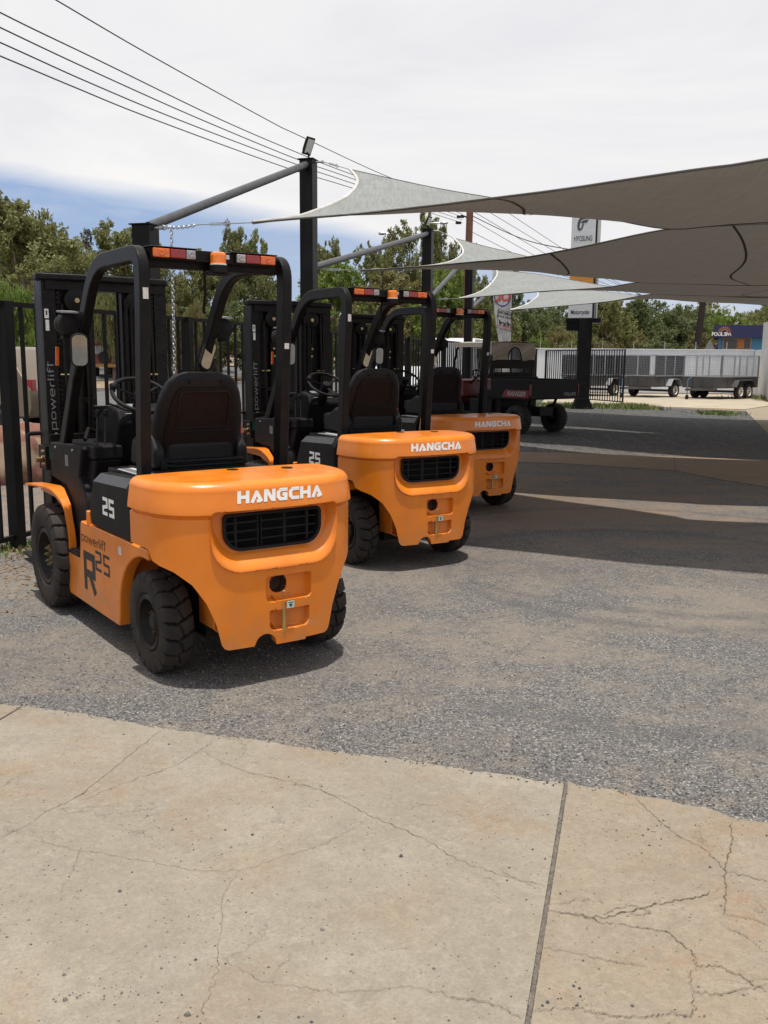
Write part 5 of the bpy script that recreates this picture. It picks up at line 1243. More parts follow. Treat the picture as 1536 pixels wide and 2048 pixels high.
# small banner behind the second forklift
q_ = at(765, 640, 19.0); b2_ = empty('small_banner', (q_.x, q_.y+.5, 0)); tag(b2_, 'small maroon banner with a pale crescent, behind the middle forklift', 'banner')
MR = mat('maroon_fabric', (.11, .065, .06), .8)
MB().grid([[(-.10+.22*k/4, .02*sin(k+j), 1.75+.85*j/8) for k in range(5)] for j in range(9)]).build('banner_cloth', MR, b2_, smooth=60, fix=False)
MB().cyl((.0, 0, 0), (0, 0, 3.4), .014, .01, 8).build('pole', BLACKM, b2_)
mn = MB(); P = [(-.0+.085*cos(a), -.03, 2.15+.085*sin(a)) for a in [radians(40+28*k) for k in range(11)]]; Q = [(.012+.055*cos(a), -.03, 2.15+.055*sin(a)) for a in [radians(40+28*k) for k in range(11)]]
mn.add(P+Q, [(k, k+1, 12+k, 11+k) for k in range(10)]); mn.build('crescent', WHITE, b2_, fix=False)

# ================================================================== white wall, buildings
WW, N, L, b = nodes('white_corrugated_sheet'); tc = N.new('ShaderNodeTexCoord'); o_ = tc.outputs['Object']
L.new(mixc(N, L, rmp(N, L, nz(N, L, o_, 1.2, 6, .6), .35, .75), (.78, .80, .83), (.66, .68, .70)), b.inputs['Base Color']); b.inputs['Roughness'].default_value = .6
def corr(root, a, b_, z0, z1, m_, pitch=.076, amp=.012, name='sheeting'):
    a, b_ = V(a), V(b_); d = b_-a; Ln = d.length; d.normalize(); nn = V((-d.y, d.x, 0)); n = int(Ln/pitch*4); r0, r1 = [], []
    for k in range(n+1):
        p = a+d*(Ln*k/n)+nn*(amp*(1 if (k % 4) in (0, 1) else -1)); r0.append((p.x, p.y, z0)); r1.append((p.x, p.y, z1))
    o = MB().grid([r0, r1]).build(name, m_, root, fix=False)
    return o
wl_ = empty('boundary_wall', (0, 0, 0)); tag(wl_, 'long pale corrugated wall behind the cage trailers', 'wall')
corr(wl_, (5.2, 46.6, 0), (18.4, 46.6, 0), .05, 2.18, WW); MB().b2(5.2, 18.4, 46.56, 46.64, 2.18, 2.22).build('capping', WW, wl_); MB().b2(5.2, 17.6, 46.65, 46.8, 0, 2.15).build('backing', WW, wl_)
for k in range(8): x = 6.2+1.55*k; MB().bar((x, 46.7, 2.1), (x, 46.7, 2.58), .03, .03).build('wire_post', STEEL, wl_)
w3 = MB()
for z in (2.45, ): w3.cyl((5.2, 46.7, z), (17.6, 46.7, z), .003, n=5)
w3.build('barbed_wire', WIRE, wl_)
w2 = empty('side_wall', (0, 0, 0)); tag(w2, 'white wall at the right edge running toward the camera', 'wall')
MB().prism([(18.4, 46.5), (17.15, 42.0), (15.55, 37.0), (14.7, 33.0), (15.0, 33.0), (15.85, 37.0), (17.45, 42.0), (18.7, 46.5)], 'z', 0, 2.2).build('wall_face', mat('white_render', (.72, .72, .70), .8, var=(.60, .60, .58), scale=1), w2)
sb_ = empty('notice_board', (0, 0, 0)); tag(sb_, 'white board with grey lettering above the wall at the right edge', 'sign')
o1, o2 = at(1523, 704, 39.5), at(1600, 704, 35.5)
bb = MB(); bb.add([(o1.x, o1.y, 2.15), (o2.x, o2.y, 2.15), (o2.x, o2.y, 3.35), (o1.x, o1.y, 3.25), (o1.x+.1, o1.y+.1, 2.15), (o2.x+.1, o2.y+.1, 2.15), (o2.x+.1, o2.y+.1, 3.35), (o1.x+.1, o1.y+.1, 3.25)], [(0, 1, 2, 3), (7, 6, 5, 4), (0, 3, 7, 4), (1, 5, 6, 2), (3, 2, 6, 7), (0, 4, 5, 1)])
bf = bb.build('board', SW, sb_)
BLU = mat('navy_fascia', (.014, .018, .090), .5); LBL = mat('light_blue_wall', (.05, .24, .44), .6); ORW = mat('orange_blind', (.42, .16, .04), .6); GLS = mat('window_glass', (.06, .055, .045), .15); TRM = mat('window_trim', (.35, .28, .22), .6)
s_ = empty('pool_shop', (0, 0, 0)); tag(s_, 'blue shop building with navy fascia and small sun logo', 'building')
Yb = 58.0; zt = at(1470, 650, Yb).z; zf = at(1470, 675, Yb).z; xL, xR = at(1427, 660, Yb).x, at(1580, 660, Yb).x; xl2 = at(1442, 690, Yb).x
MB().prism([(xL, Yb), (xR, Yb), (xR+4, Yb+7), (xL*(Yb+7)/Yb+.1, Yb+7)], 'z', zf, zt).build('fascia', BLU, s_); MB().prism([(xl2, Yb+.5), (xR, Yb+.5), (xR+4, Yb+6.5), (xl2*(Yb+6.5)/(Yb+.5)+.1, Yb+6.5)], 'z', 0, zf-.01).build('wall', LBL, s_)
wa, wb = at(1448, 678, Yb+.45), at(1499, 697, Yb+.45)
wf = MB().b2(wa.x-.08, wb.x+.08, Yb+.42, Yb+.49, wb.z-.08, wa.z+.08).build('window', TRM, s_)
xm = at(1475, 688, Yb+.4).x; xm2 = at(1488, 688, Yb+.4).x
MB().b2(wa.x, xm-.06, Yb+.38, Yb+.415, wb.z, wa.z).build('pane', GLS, wf); MB().b2(xm, xm2, Yb+.38, Yb+.415, wb.z, wa.z).build('blind', ORW, wf); MB().b2(xm2, wb.x, Yb+.38, Yb+.415, wb.z, wa.z).build('pane', GLS, wf)
tp = at(1441, 668.5, Yb-.02); text_on('POOL SPA', .30, (tp.x+.06, Yb-.02, tp.z), (1, 0, 0), (0, 0, 1), WHITE, s_, bold=.01, spacing=.85)
sc_ = at(1449, 662, Yb-.02); sn = MB()
for k in range(11):
    a = radians(-20+k*20); c_, s2 = cos(a), sin(a); sn.add([(sc_.x+.12*0+c_*.30-s2*.035, Yb-.02, sc_.z-.12+s2*.30+c_*.035), (sc_.x+c_*.46, Yb-.02, sc_.z-.12+s2*.46), (sc_.x+c_*.30+s2*.035, Yb-.02, sc_.z-.12+s2*.30-c_*.035)], [(0, 1, 2)])
for k in range(9):
    a, a2_ = radians(k*20), radians(k*20+20); sn.add([(sc_.x+.25*cos(a), Yb-.02, sc_.z-.12+.25*sin(a)), (sc_.x+.25*cos(a2_), Yb-.02, sc_.z-.12+.25*sin(a2_)), (sc_.x+.20*cos(a2_), Yb-.02, sc_.z-.12+.20*sin(a2_)), (sc_.x+.20*cos(a), Yb-.02, sc_.z-.12+.20*sin(a))], [(0, 1, 2, 3)])
sn.build('sun_logo', SO, s_, fix=False)
TC = mat('terracotta_roof', (.22, .09, .06), .8, scale=4)
hs = empty('house', (0, 0, 0)); tag(hs, 'low house with terracotta roof left of the blue shop', 'house')
a, c_ = at(1424, 699, 64), at(1448, 685, 64); MB().prism([(a.x, a.z-.1), (c_.x, c_.z), (c_.x+5, c_.z), (c_.x+5, a.z-.1)], 'y', 64, 72).build('roof', TC, hs); MB().b2(a.x+.7, c_.x+4.5, 64.6, 71, 0, a.z-.1).build('wall', mat('brown_wall', (.10, .06, .045), .8), hs)
h2 = empty('house', (0, 0, 0)); tag(h2, 'pale flat roof just showing over the wall behind the middle trailer', 'house')
a, c_ = at(1232, 696, 75), at(1322, 688, 75); MB().prism([(a.x, a.z+.25), (a.x+2, a.z+.40), (c_.x, a.z+.15), (c_.x, a.z)], 'y', 75, 83).build('roof', mat('pale_roof_sheet', (.45, .42, .38), .6), h2); MB().b2(a.x+.4, c_.x-.4, 75.5, 82, .5, a.z).build('wall', mat('shaded_brick', (.12, .07, .05), .8), h2)
ts = empty('triangular_sign', (0, 0, 0)); tag(ts, 'grey back of a triangular road sign left of the blue shop', 'sign')
a = at(1419, 700, 50); MB().add([(a.x-.35, a.y, a.z-.1), (a.x+.35, a.y, a.z-.1), (a.x+.02, a.y, a.z+.55), (a.x-.35, a.y+.03, a.z-.1), (a.x+.35, a.y+.03, a.z-.1), (a.x+.02, a.y+.03, a.z+.55)], [(0, 1, 2), (5, 4, 3), (0, 3, 4, 1), (1, 4, 5, 2), (2, 5, 3, 0)]).build('sign_plate', mat('grey_sign_back', (.20, .21, .20), .5), ts); MB().cyl((a.x, a.y+.06, 0), (a.x, a.y+.06, a.z+.4), .03, n=8).build('post', STEEL, ts)

# ================================================================== trailers
TB = mat('dark_grey_trailer_paint', (.065, .062, .062), .45, var=(.085, .08, .078), scale=2); TG = mat('galvanised_mesh', (.42, .44, .46), .5, metal=.3, var=(.34, .36, .38), scale=6); TD = mat('dark_mesh_board', (.050, .048, .052), .7); RW = mat('white_rim', (.80, .78, .72), .4); BLJ = mat('blue_jockey', (.10, .25, .36), .5)
def make_trailer(tandem, Ln, dark):
    r = empty('cage_trailer'); W = .92
    bd = MB(); z0, z1 = .52, .92
    bd.b2(-W, W, -Ln, 0, z0-.04, z0); bd.b2(-W, W, -.04, 0, z0, z1); bd.b2(-W, W, -Ln, -Ln+.04, z0, z1)
    for s in (-1, 1): bd.b2(min(s*W, s*(W-.04)), max(s*W, s*(W-.04)), -Ln+.04, -.04, z0, z1)
    for k in range(1, 4): x = -W+2*W*k/4; bd.b2(x-.02, x+.02, 0, .025, z0, z1)
    for s in (-1, 1):
        for k in range(1, 3 if not tandem else 4): y = -Ln*.5*k/3; bd.b2(min(s*W, s*(W+.025)), max(s*W, s*(W+.025)), y-.02, y+.02, z0, z1)
    bd.b2(-W-.03, W+.03, -Ln-.03, .03, z1, z1+.04); bd.build('tray', TB, r, bevel=.008)
    ch = MB(); ch.b2(-.05, .05, -1.0, 1.25, z0-.14, z0-.04); ch.bar((-.7, -.05, z0-.09), (0, 1.15, z0-.09), .06, .09); ch.bar((.7, -.05, z0-.09), (0, 1.15, z0-.09), .06, .09); ch.b2(-.8, .8, -Ln*.6-.05, -Ln*.6+.05, .25, .35); ch.build('drawbar', TB, r)
    ys = [-Ln*.6+.62, -Ln*.6-.12] if tandem else [-Ln*.58]; R = .33
    for s in (-1, 1):
        g = MB(); y0, y1 = ys[0]+R+.14, ys[-1]-R-.14; P = [(y0, .52), (y0-.20, .82), (y1+.20, .82), (y1, .52)]
        g.sweep([(s*(W+.13), a, z_) for a, z_ in P], [(-.13, -.012), (.13, -.012), (.13, .012), (-.13, .012)])
        g.build('mudguard', TG if not tandem else TB, r)
        for y in ys:
            w = MB(); w.lathe([(-.09, .20), (-.10, .24), (-.10, R-.02), (-.07, R), (.07, R), (.10, R-.02), (.10, .24), (.09, .20)], n=28); Wl = w.build('wheel', RUBBERD, r, smooth=40); Wl.location = (s*(W+.12), y, R)
            q = MB(); q.lathe([(s*.085, .205), (s*.095, .195), (s*.05, .17), (s*.055, .06), (s*.09, .05), (s*.09, 0)], n=24); q.build('rim', RW, Wl, smooth=40)
            q = MB()
            for k in range(8): a = 2*pi*k/8; q.cyl((s*.050, .125*cos(a), .125*sin(a)), (s*.058, .125*cos(a), .125*sin(a)), .024, n=8)
            q.cyl((s*.08, 0, 0), (s*.096, 0, 0), .04, n=10); q.build('rim_slots', VOID, Wl)
    cz0, cz1 = z1+.05, z1+.96
    def panel(a, b_, dk, posts=2):
        a, b_ = V(a), V(b_); d = b_-a; Lp = d.length; d.normalize(); p = MB()
        for k in range(posts+1): q = a+d*(Lp*k/posts); p.bar(q+V((0, 0, cz0)), q+V((0, 0, cz1)), .05, .05, up=(d.x, d.y, 0))
        p.bar(a+V((0, 0, cz0)), b_+V((0, 0, cz0)), .045, .045); p.bar(a+V((0, 0, cz1)), b_+V((0, 0, cz1)), .045, .045)
        n = int(Lp/.075)
        for k in range(1, n): q = a+d*(Lp*k/n); p.bar(q+V((0, 0, cz0)), q+V((0, 0, cz1)), .007, .005, up=(d.x, d.y, 0))
        for k in range(1, 12): z = cz0+(cz1-cz0)*k/12; p.bar(a+V((0, 0, z)), b_+V((0, 0, z)), .005, .007)
        o = p.build('cage_panel', TG, r)
        if dk:
            nn = V((-d.y, d.x, 0)); m = MB(); m.bar(a+nn*-.03+V((0, 0, (cz0+cz1)/2)), b_+nn*-.03+V((0, 0, (cz0+cz1)/2)), .006, cz1-cz0-.04); m.build('mesh_board', TD, o)
    panel((-W+.02, -.02, 0), (W-.02, -.02, 0), False); panel((-W+.02, -Ln+.02, 0), (W-.02, -Ln+.02, 0), False)
    panel((-W+.02, -Ln+.02, 0), (-W+.02, -.02, 0), dark, 3); panel((W-.02, -.02, 0), (W-.02, -Ln+.02, 0), dark, 3)
    j = MB(); j.cyl((.12, .95, .18), (.12, .95, .85), .020, n=10); j.bar((.12, .95, .85), (.02, .80, .95), .02, .02); jo = j.build('jockey_stand', BLJ, r)
    q = MB(); q.lathe([(-.03, 0), (-.03, .10), (.03, .10), (.03, 0)], (.12, .95, .10), 'x', 14); q.build('jockey_wheel', RUBBERD, jo)
    return r
tg = 'cage trailers parked along the white wall'
tA = make_trailer(True, 3.3, False); tA.location = (13.80, 40.5, 0); tA.rotation_euler = (0, 0, radians(132))
tag(tA, 'tandem axle cage trailer with pale mesh sides, rightmost of the trailers', 'trailer', tg)
tB = make_trailer(False, 2.4, True); tB.location = (11.35, 41.9, 0); tB.rotation_euler = (0, 0, radians(132)); tag(tB, 'single axle cage trailer with dark boarded side, middle of the trailers', 'trailer', tg)
tC = copy_tree(tB); tC.location = (8.9, 43.0, 0); tag(tC, 'single axle cage trailer partly behind the pylon and the picket gate', 'trailer', tg)

# ================================================================== vehicles in the street
GL = mat('car_glass', (.03, .035, .04), .08, spec=.8)
def make_car(name, prof, glass, W, paint, wheels, R, lab, cat, trim=None):
    """side silhouettes (y forward, z); body tapered toward the roof"""
    r = empty(name); n = len(prof); zr = max(z for y, z in prof); zw = zr*.56
    def X(z): return W/2 if z < zw else W/2-(z-zw)/(zr-zw)*W*.10
    m = MB(); vs = [(-X(z), y, z) for y, z in prof]+[(X(z), y, z) for y, z in prof]
    m.add(vs, [(i, (i+1) % n, n+(i+1) % n, n+i) for i in range(n)]+[tuple(range(n))[::-1], tuple(range(n, 2*n))]); m.build('body', paint, r, bevel=.05, seg=3)
    for s in (-1, 1):
        for G in glass:
            MB().add([(s*(X(z)+.006), y, z) for y, z in G], [tuple(range(len(G)))]).build('side_window', GL, r, fix=False)
    for y in wheels:
        for s in (-1, 1):
            w = MB(); w.lathe([(-.10, .2), (-.11, R-.03), (-.08, R), (.08, R), (.11, R-.03), (.10, .2), (.07, .17), (.05, 0)] if s > 0 else [(.10, .2), (.11, R-.03), (.08, R), (-.08, R), (-.11, R-.03), (-.10, .2), (-.07, .17), (-.05, 0)], n=24)
            w.b2(0, 0, 0, 0, 0, 0) if 0 else None
            o = w.build('wheel', RUBBERD, r, smooth=40); o.location = (s*(W/2-.08), y, R)
            MB().lathe([(s*.075, .19), (s*.082, .17), (s*.07, .05), (s*.09, .04), (s*.09, 0)], n=20).build('rim', STEEL, o, smooth=40)
            a = MB(); a.cyl((s*(W/2-.10), y, R), (s*(W/2+.004), y, R), R*1.16, n=28); a.build('wheel_arch', VOID, r)
    return tag(r, lab, cat)
TAN = mat('champagne_car_paint', (.150, .112, .066), .35, metal=.2, coat=.3, var=(.135, .10, .06)); WHP = mat('white_car_paint', (.62, .63, .63), .3, coat=.4); REDJ = mat('faded_red_paint', (.24, .035, .03), .45); SIL = mat('silver_green_paint', (.42, .45, .41), .3, metal=.3, coat=.3)
beige = make_car('parked_car', [(-2.25, .42), (-2.32, .62), (-2.30, .98), (-2.18, 1.12), (-1.72, 1.72), (-1.5, 1.80), (.4, 1.80), (1.1, 1.18), (2.1, 1.0), (2.3, .62), (2.25, .38)], [[(-1.90, 1.14), (-1.58, 1.62), (-.75, 1.66), (-.75, 1.14)], [(-.65, 1.14), (-.65, 1.66), (.2, 1.66), (.78, 1.14)]], 1.85, TAN, (-1.35, 1.4), .36, 'champagne coloured wagon at the left edge beyond the picket fence', 'car')
bp_ = at(44, 800, 18.6); beige.location = (bp_.x-1.55, bp_.y+.55, .0); beige.rotation_euler = (0, 0, radians(78))
for s in (-1, 1): MB().b2(min(s*.72, s*.90), max(s*.72, s*.90), -2.30, -2.20, .92, 1.18).build('tail_lamp', REDL, beige, bevel=.02)
jp = empty('off_road_vehicle'); tag(jp, 'small faded red four wheel drive parked with its rear to the camera', 'car')
MB().b2(-.74, .74, 0, 1.5, .95, 1.72).build('cabin', REDJ, jp, bevel=.06, seg=3); MB().b2(-.76, .76, -.05, 3.2, .50, .98).build('body', REDJ, jp, bevel=.04)
MB().b2(-.76, .76, -.16, -.06, .50, .66).build('bumper', mat('yellow_bumper', (.45, .25, .05), .5), jp)
wn = MB(); wn.b2(-.56, -.05, -.012, -.002, 1.15, 1.55); wn.b2(.05, .56, -.012, -.002, 1.15, 1.55); wn.build('rear_window', CLEARL, jp); MB().cyl((0, -.18, .98), (0, -.02, .98), .30, n=20).build('spare_wheel', RUBBERD, jp)
for s in (-1, 1):
    MB().b2(s*.64-.09, s*.64+.09, -.09, -.05, .70, .84).build('tail_lamp', AMBER, jp)
    for y in (.4, 2.6):
        o = MB().cyl((s*.60, y, .33), (s*.80, y, .33), .33, n=20).build('wheel', RUBBERD, jp, smooth=40); MB().cyl((s*.79, y, .33), (s*.812, y, .33), .18, n=14).build('rim', WHITE, o)
j_ = at(212, 750, 46); jp.location = (j_.x, 46, terr(j_.x, 46)+.04); jp.rotation_euler = (0, 0, radians(-4))
sed = [(-2.3, .40), (-2.35, .70), (-2.25, .95), (-1.5, 1.02), (-.95, 1.40), (.25, 1.42), (1.0, 1.0), (2.1, .85), (2.3, .6), (2.25, .35)]
sg = [[(-1.35, 1.03), (-.9, 1.32), (-.35, 1.33), (-.35, 1.03)], [(-.28, 1.03), (-.28, 1.33), (.2, 1.33), (.78, 1.03)]]
def street_car(px, Y, ang, paint, lab, prof=sed, gl=sg, W=1.75, zoff=0):
    c = make_car('parked_car', prof, gl, W, paint, (-1.4, 1.4), .32, lab, 'car'); q = at(px, 715, Y); c.location = (q.x, Y, terr(q.x, Y)+.03+zoff); c.rotation_euler = (0, 0, radians(ang)); return c
street_car(372, 55, -84, SIL, 'pale silver sedan side on beyond the chain and the fence')
street_car(318, 64, 92, WHP, 'white car behind the silver sedan, mostly hidden by fence bars')
van = [(-2.5, .40), (-2.55, 1.2), (-2.45, 2.15), (-2.2, 2.28), (1.3, 2.30), (1.95, 1.45), (2.5, 1.15), (2.55, .45)]
vg = [[(-2.1, 1.30), (-2.1, 1.95), (-.1, 1.98), (-.1, 1.30)], [(.1, 1.30), (.1, 1.98), (1.2, 1.98), (1.55, 1.30)]]
v1 = street_car(905, 31.5, -14, WHP, 'white van beyond the fence, roof showing beside the timber pole', van, vg, 1.9)
v1.location.x = fl(31.5, -2.0).x; v1.location.z = 0
v2 = street_car(700, 27.0, -18, WHP, 'white car glimpsed through the fence between the forklift masts'); v2.location.x = fl(27, -2.6).x; v2.location.z = 0
street_car(262, 95, 90, mat('blue_white_bus', (.40, .46, .55), .4), 'pale blue van far away among the tree trunks', van, vg, 1.9)
RK = mat('red_sandstone', (.175, .075, .052), .9, var=(.26, .185, .125), scale=1.7, bump=.5, bscale=6, lo=.5, hi=.56)
for i, (px, py, Y, s_x, s_z) in enumerate([(5, 925, 11.9, .62, .50), (78, 915, 12.4, .60, .52)]):
    bm = bmesh.new(); bmesh.ops.create_icosphere(bm, subdivisions=4, radius=1)
    for v in bm.verts:
        k = 1+.22*mnoise.noise(v.co*1.3+V((i*9, 0, 0)))+.08*mnoise.noise(v.co*4); c_ = v.co*k; v.co = V((c_.x*s_x, c_.y*.45, max(-.5, c_.z)*s_z))
    me = bpy.data.meshes.new('boulder'); bm.to_mesh(me); bm.free(); o = obj('boulder', me, RK, None, smooth=50); p = at(px, py, Y); o.location = (p.x, Y, s_z*.42)
    tag(o, ['red and cream boulder at the left edge, beyond the fence', 'red and cream boulder between fence bars beside the nearest forklift mast'][i], 'boulder', 'boulders along the outside of the fence')
hp = at(338, 745, 52); o = MB().cyl((0, 0, 0), (0, 0, 1.6), .08, n=10).build('bollard', STEEL, None, smooth=40); o.location = (hp.x, 52, terr(hp.x, 52)); tag(o, 'thin grey marker post beside the silver sedan', 'post')

# ================================================================== trees
def leafmat(name, c1, c2, c3):
    m, N, L, b = nodes(name); tc = N.new('ShaderNodeTexCoord'); o_ = tc.outputs['Object']
    c = mixc(N, L, rmp(N, L, nz(N, L, o_, 1.1, 4, .6), .35, .65), c1, c2); c = mixc(N, L, rmp(N, L, nz(N, L, o_, 6, 3, .6), .52, .72), c, c3)
    L.new(c, b.inputs['Base Color']); b.inputs['Roughness'].default_value = .55; b.inputs['Specular IOR Level'].default_value = .4
    t = N.new('ShaderNodeBsdfTranslucent'); L.new(c, t.inputs[0]); ms = N.new('ShaderNodeMixShader'); ms.inputs[0].default_value = .42; L.new(b.outputs[0], ms.inputs[1]); L.new(t.outputs[0], ms.inputs[2]); L.new(ms.outputs[0], N['Material Output'].inputs[0]); return m
OLIVE = leafmat('gum_foliage', (.235, .240, .085), (.165, .180, .062), (.33, .31, .15)); DARKG = leafmat('dark_foliage', (.145, .175, .062), (.10, .130, .046), (.21, .23, .10))
LIME = leafmat('bright_foliage', (.21, .28, .055), (.14, .21, .04), (.31, .34, .10)); GREYL = leafmat('grey_foliage', (.16, .165, .14), (.11, .12, .10), (.22, .22, .19)); DRY = leafmat('dry_olive_foliage', (.24, .21, .075), (.17, .165, .06), (.31, .26, .12))
BARK = mat('gum_bark', (.16, .085, .06), .9, var=(.26, .20, .16), scale=2, bump=.3, bscale=10); PALEB = mat('pale_bark', (.34, .30, .25), .9, var=(.16, .11, .08), scale=2)
def crown_mesh(seed, H, Rr, style='gum', nleaf=9000):
    rnd = random.Random(seed); bl = []
    big = nleaf < 8000 and style == 'dense'
    if style == 'gum':
        for k in range(19):
            a = rnd.uniform(0, 6.28); q = rnd.random()**.5; z = rnd.uniform(.22, .97)*H; rr = Rr*q*(1.0 if z < H*.70 else .68)
            bl.append((V((rr*cos(a), rr*sin(a), z)), Rr*rnd.uniform(.27, .44), .72))
        bl.append((V((0, 0, H*.95)), Rr*.3, .8))
    elif style == 'dense':
        for k in range(20):
            a = rnd.uniform(0, 6.28); q = rnd.random()**.5; z = rnd.uniform(.12, .88)*H; rr = Rr*q*(1.0-.5*(z/H)**2)
            bl.append((V((rr*cos(a), rr*sin(a), z)), Rr*rnd.uniform(.28, .45), .8))
    elif style == 'thin':
        for k in range(12):
            a = rnd.uniform(0, 6.28); z = rnd.uniform(.35, 1.0)*H; rr = Rr*rnd.random()*(1.1-.6*z/H)
            bl.append((V((rr*cos(a), rr*sin(a), z)), Rr*rnd.uniform(.16, .30), .9))
    elif style == 'weep':
        for k in range(16):
            a = rnd.uniform(0, 6.28); z = rnd.uniform(.45, .95)*H; rr = Rr*rnd.random()**.5*.9
            bl.append((V((rr*cos(a), rr*sin(a), z)), Rr*rnd.uniform(.22, .38), .7))
    tot = sum(b_[1]**2 for b_ in bl); vs = []; fs = []; sc = max(.75, Rr/3.2)
    for c, r, fl_ in bl:
        n = int(nleaf*r*r/tot); sub = [(V((rnd.gauss(0, 1), rnd.gauss(0, 1), rnd.gauss(0, 1)*fl_)).normalized()*r*rnd.uniform(.45, 1.0)+c, r*rnd.uniform(.13, .34)) for _ in range(26)]
        for k in range(n):
            s, sr = sub[rnd.randrange(26)]; d = V((rnd.gauss(0, 1), rnd.gauss(0, 1), rnd.gauss(0, .8))); d.normalize(); p = s+d*sr*rnd.random()**.45
            if style == 'weep': p.z -= abs(rnd.gauss(0, .30))*r*1.4; u = V((rnd.gauss(0, .25), rnd.gauss(0, .25), -1)); l, w = .20*sc, .035*sc
            else: u = V((rnd.gauss(0, 1), rnd.gauss(0, 1), rnd.gauss(-.3, .8))); l, w = (.20 if big else .125)*sc*rnd.uniform(.6, 1.3), (.085 if big else .052)*sc
            u.normalize(); v = u.cross(V((rnd.gauss(0, 1), rnd.gauss(0, 1), rnd.gauss(0, 1)))); v.normalize(); o = len(vs)
            vs += [p-u*l, p+v*w, p+u*l, p-v*w]; fs.append((o, o+1, o+2, o+3))
    me = bpy.data.meshes.new('crown'); me.from_pydata([tuple(q) for q in vs], [], fs); me.update()
    tb = MB(); base = V((0, 0, -.3)); tr_top = V((rnd.uniform(-.1, .1)*Rr, 0, H*.45)); r0 = .05*H*.55+.05
    pth = spline([base, V((rnd.uniform(-.15, .15), 0, H*.2)), tr_top, V((rnd.uniform(-.2, .2)*Rr, 0, H*.8))], 5); tb.tube(pth, r0, 8, rr=[r0*(1-.8*i/(len(pth)-1)) for i in range(len(pth))])
    for c, r, _ in bl[:11]:
        st = V((0, 0, H*rnd.uniform(.16, .45))); md = st.lerp(c, .55)+V((0, 0, -.06*H)); q = spline([st, md, c], 4); tb.tube(q, r0*.4, 6, rr=[r0*.42*(1-.75*i/(len(q)-1)) for i in range(len(q))])
    tm = bpy.data.meshes.new('trunk'); tm.from_pydata(tb.v, [], tb.f); tm.update(); tm.polygons.foreach_set('use_smooth', [True]*len(tm.polygons))
    return me, tm
CR_ = {}
for key, a in dict(gumA=(1, 9, 3.6, 'gum', 22000), gumB=(2, 10, 3.2, 'gum', 20000), gumC=(3, 8, 4.0, 'gum', 23000), tall=(4, 11, 2.6, 'thin', 12000), weep=(5, 6, 3.0, 'weep', 20000), denseA=(6, 6, 3.4, 'dense', 20000), denseB=(7, 5, 3.2, 'dense', 19000), spind=(8, 7, 1.6, 'thin', 2600), farA=(12, 6, 3.4, 'dense', 7000), farB=(13, 5, 3.2, 'dense', 6500)).items():
    CR_[key] = crown_mesh(*a); CR_[key][0].materials.append(OLIVE); CR_[key][1].materials.append(BARK)
HT = dict(gumA=9, gumB=10, gumC=8, tall=11, weep=6, denseA=6, denseB=5, spind=7, farA=6, farB=5)
WD = dict(gumA=4.4, gumB=4.0, gumC=4.9, tall=2.9, weep=3.6, denseA=4.3, denseB=4.0, spind=1.8, farA=4.3, farB=4.0)
def tree(key, px, top, Y, wpx, m_, lab, bark=BARK, name='gum_tree', rot=None):
    """crown centred on photo column px, top at row top, half width wpx pixels at distance Y"""
    p = at(px, top, Y); g = terr(p.x, Y); r = empty(name, (p.x, Y, g), rot if rot is not None else random.uniform(0, 6.28)); k = wpx*1.34*Y/1840/WD[key]; kz = (p.z-g)/(HT[key]*1.13)
    for i, nm in enumerate(('crown', 'trunk')):
        o = bpy.data.objects.new(nm, CR_[key][i]); COL.objects.link(o); o.parent = r; o.scale = (k, k, kz)
        o.material_slots[0].link = 'OBJECT'; o.material_slots[0].material = (m_, bark)[i]
    return tag(r, lab, 'tree' if name != 'shrub' else 'shrub', 'trees beyond the fence' if name != 'shrub' else 'shrubs beyond the wall')
random.seed(11)
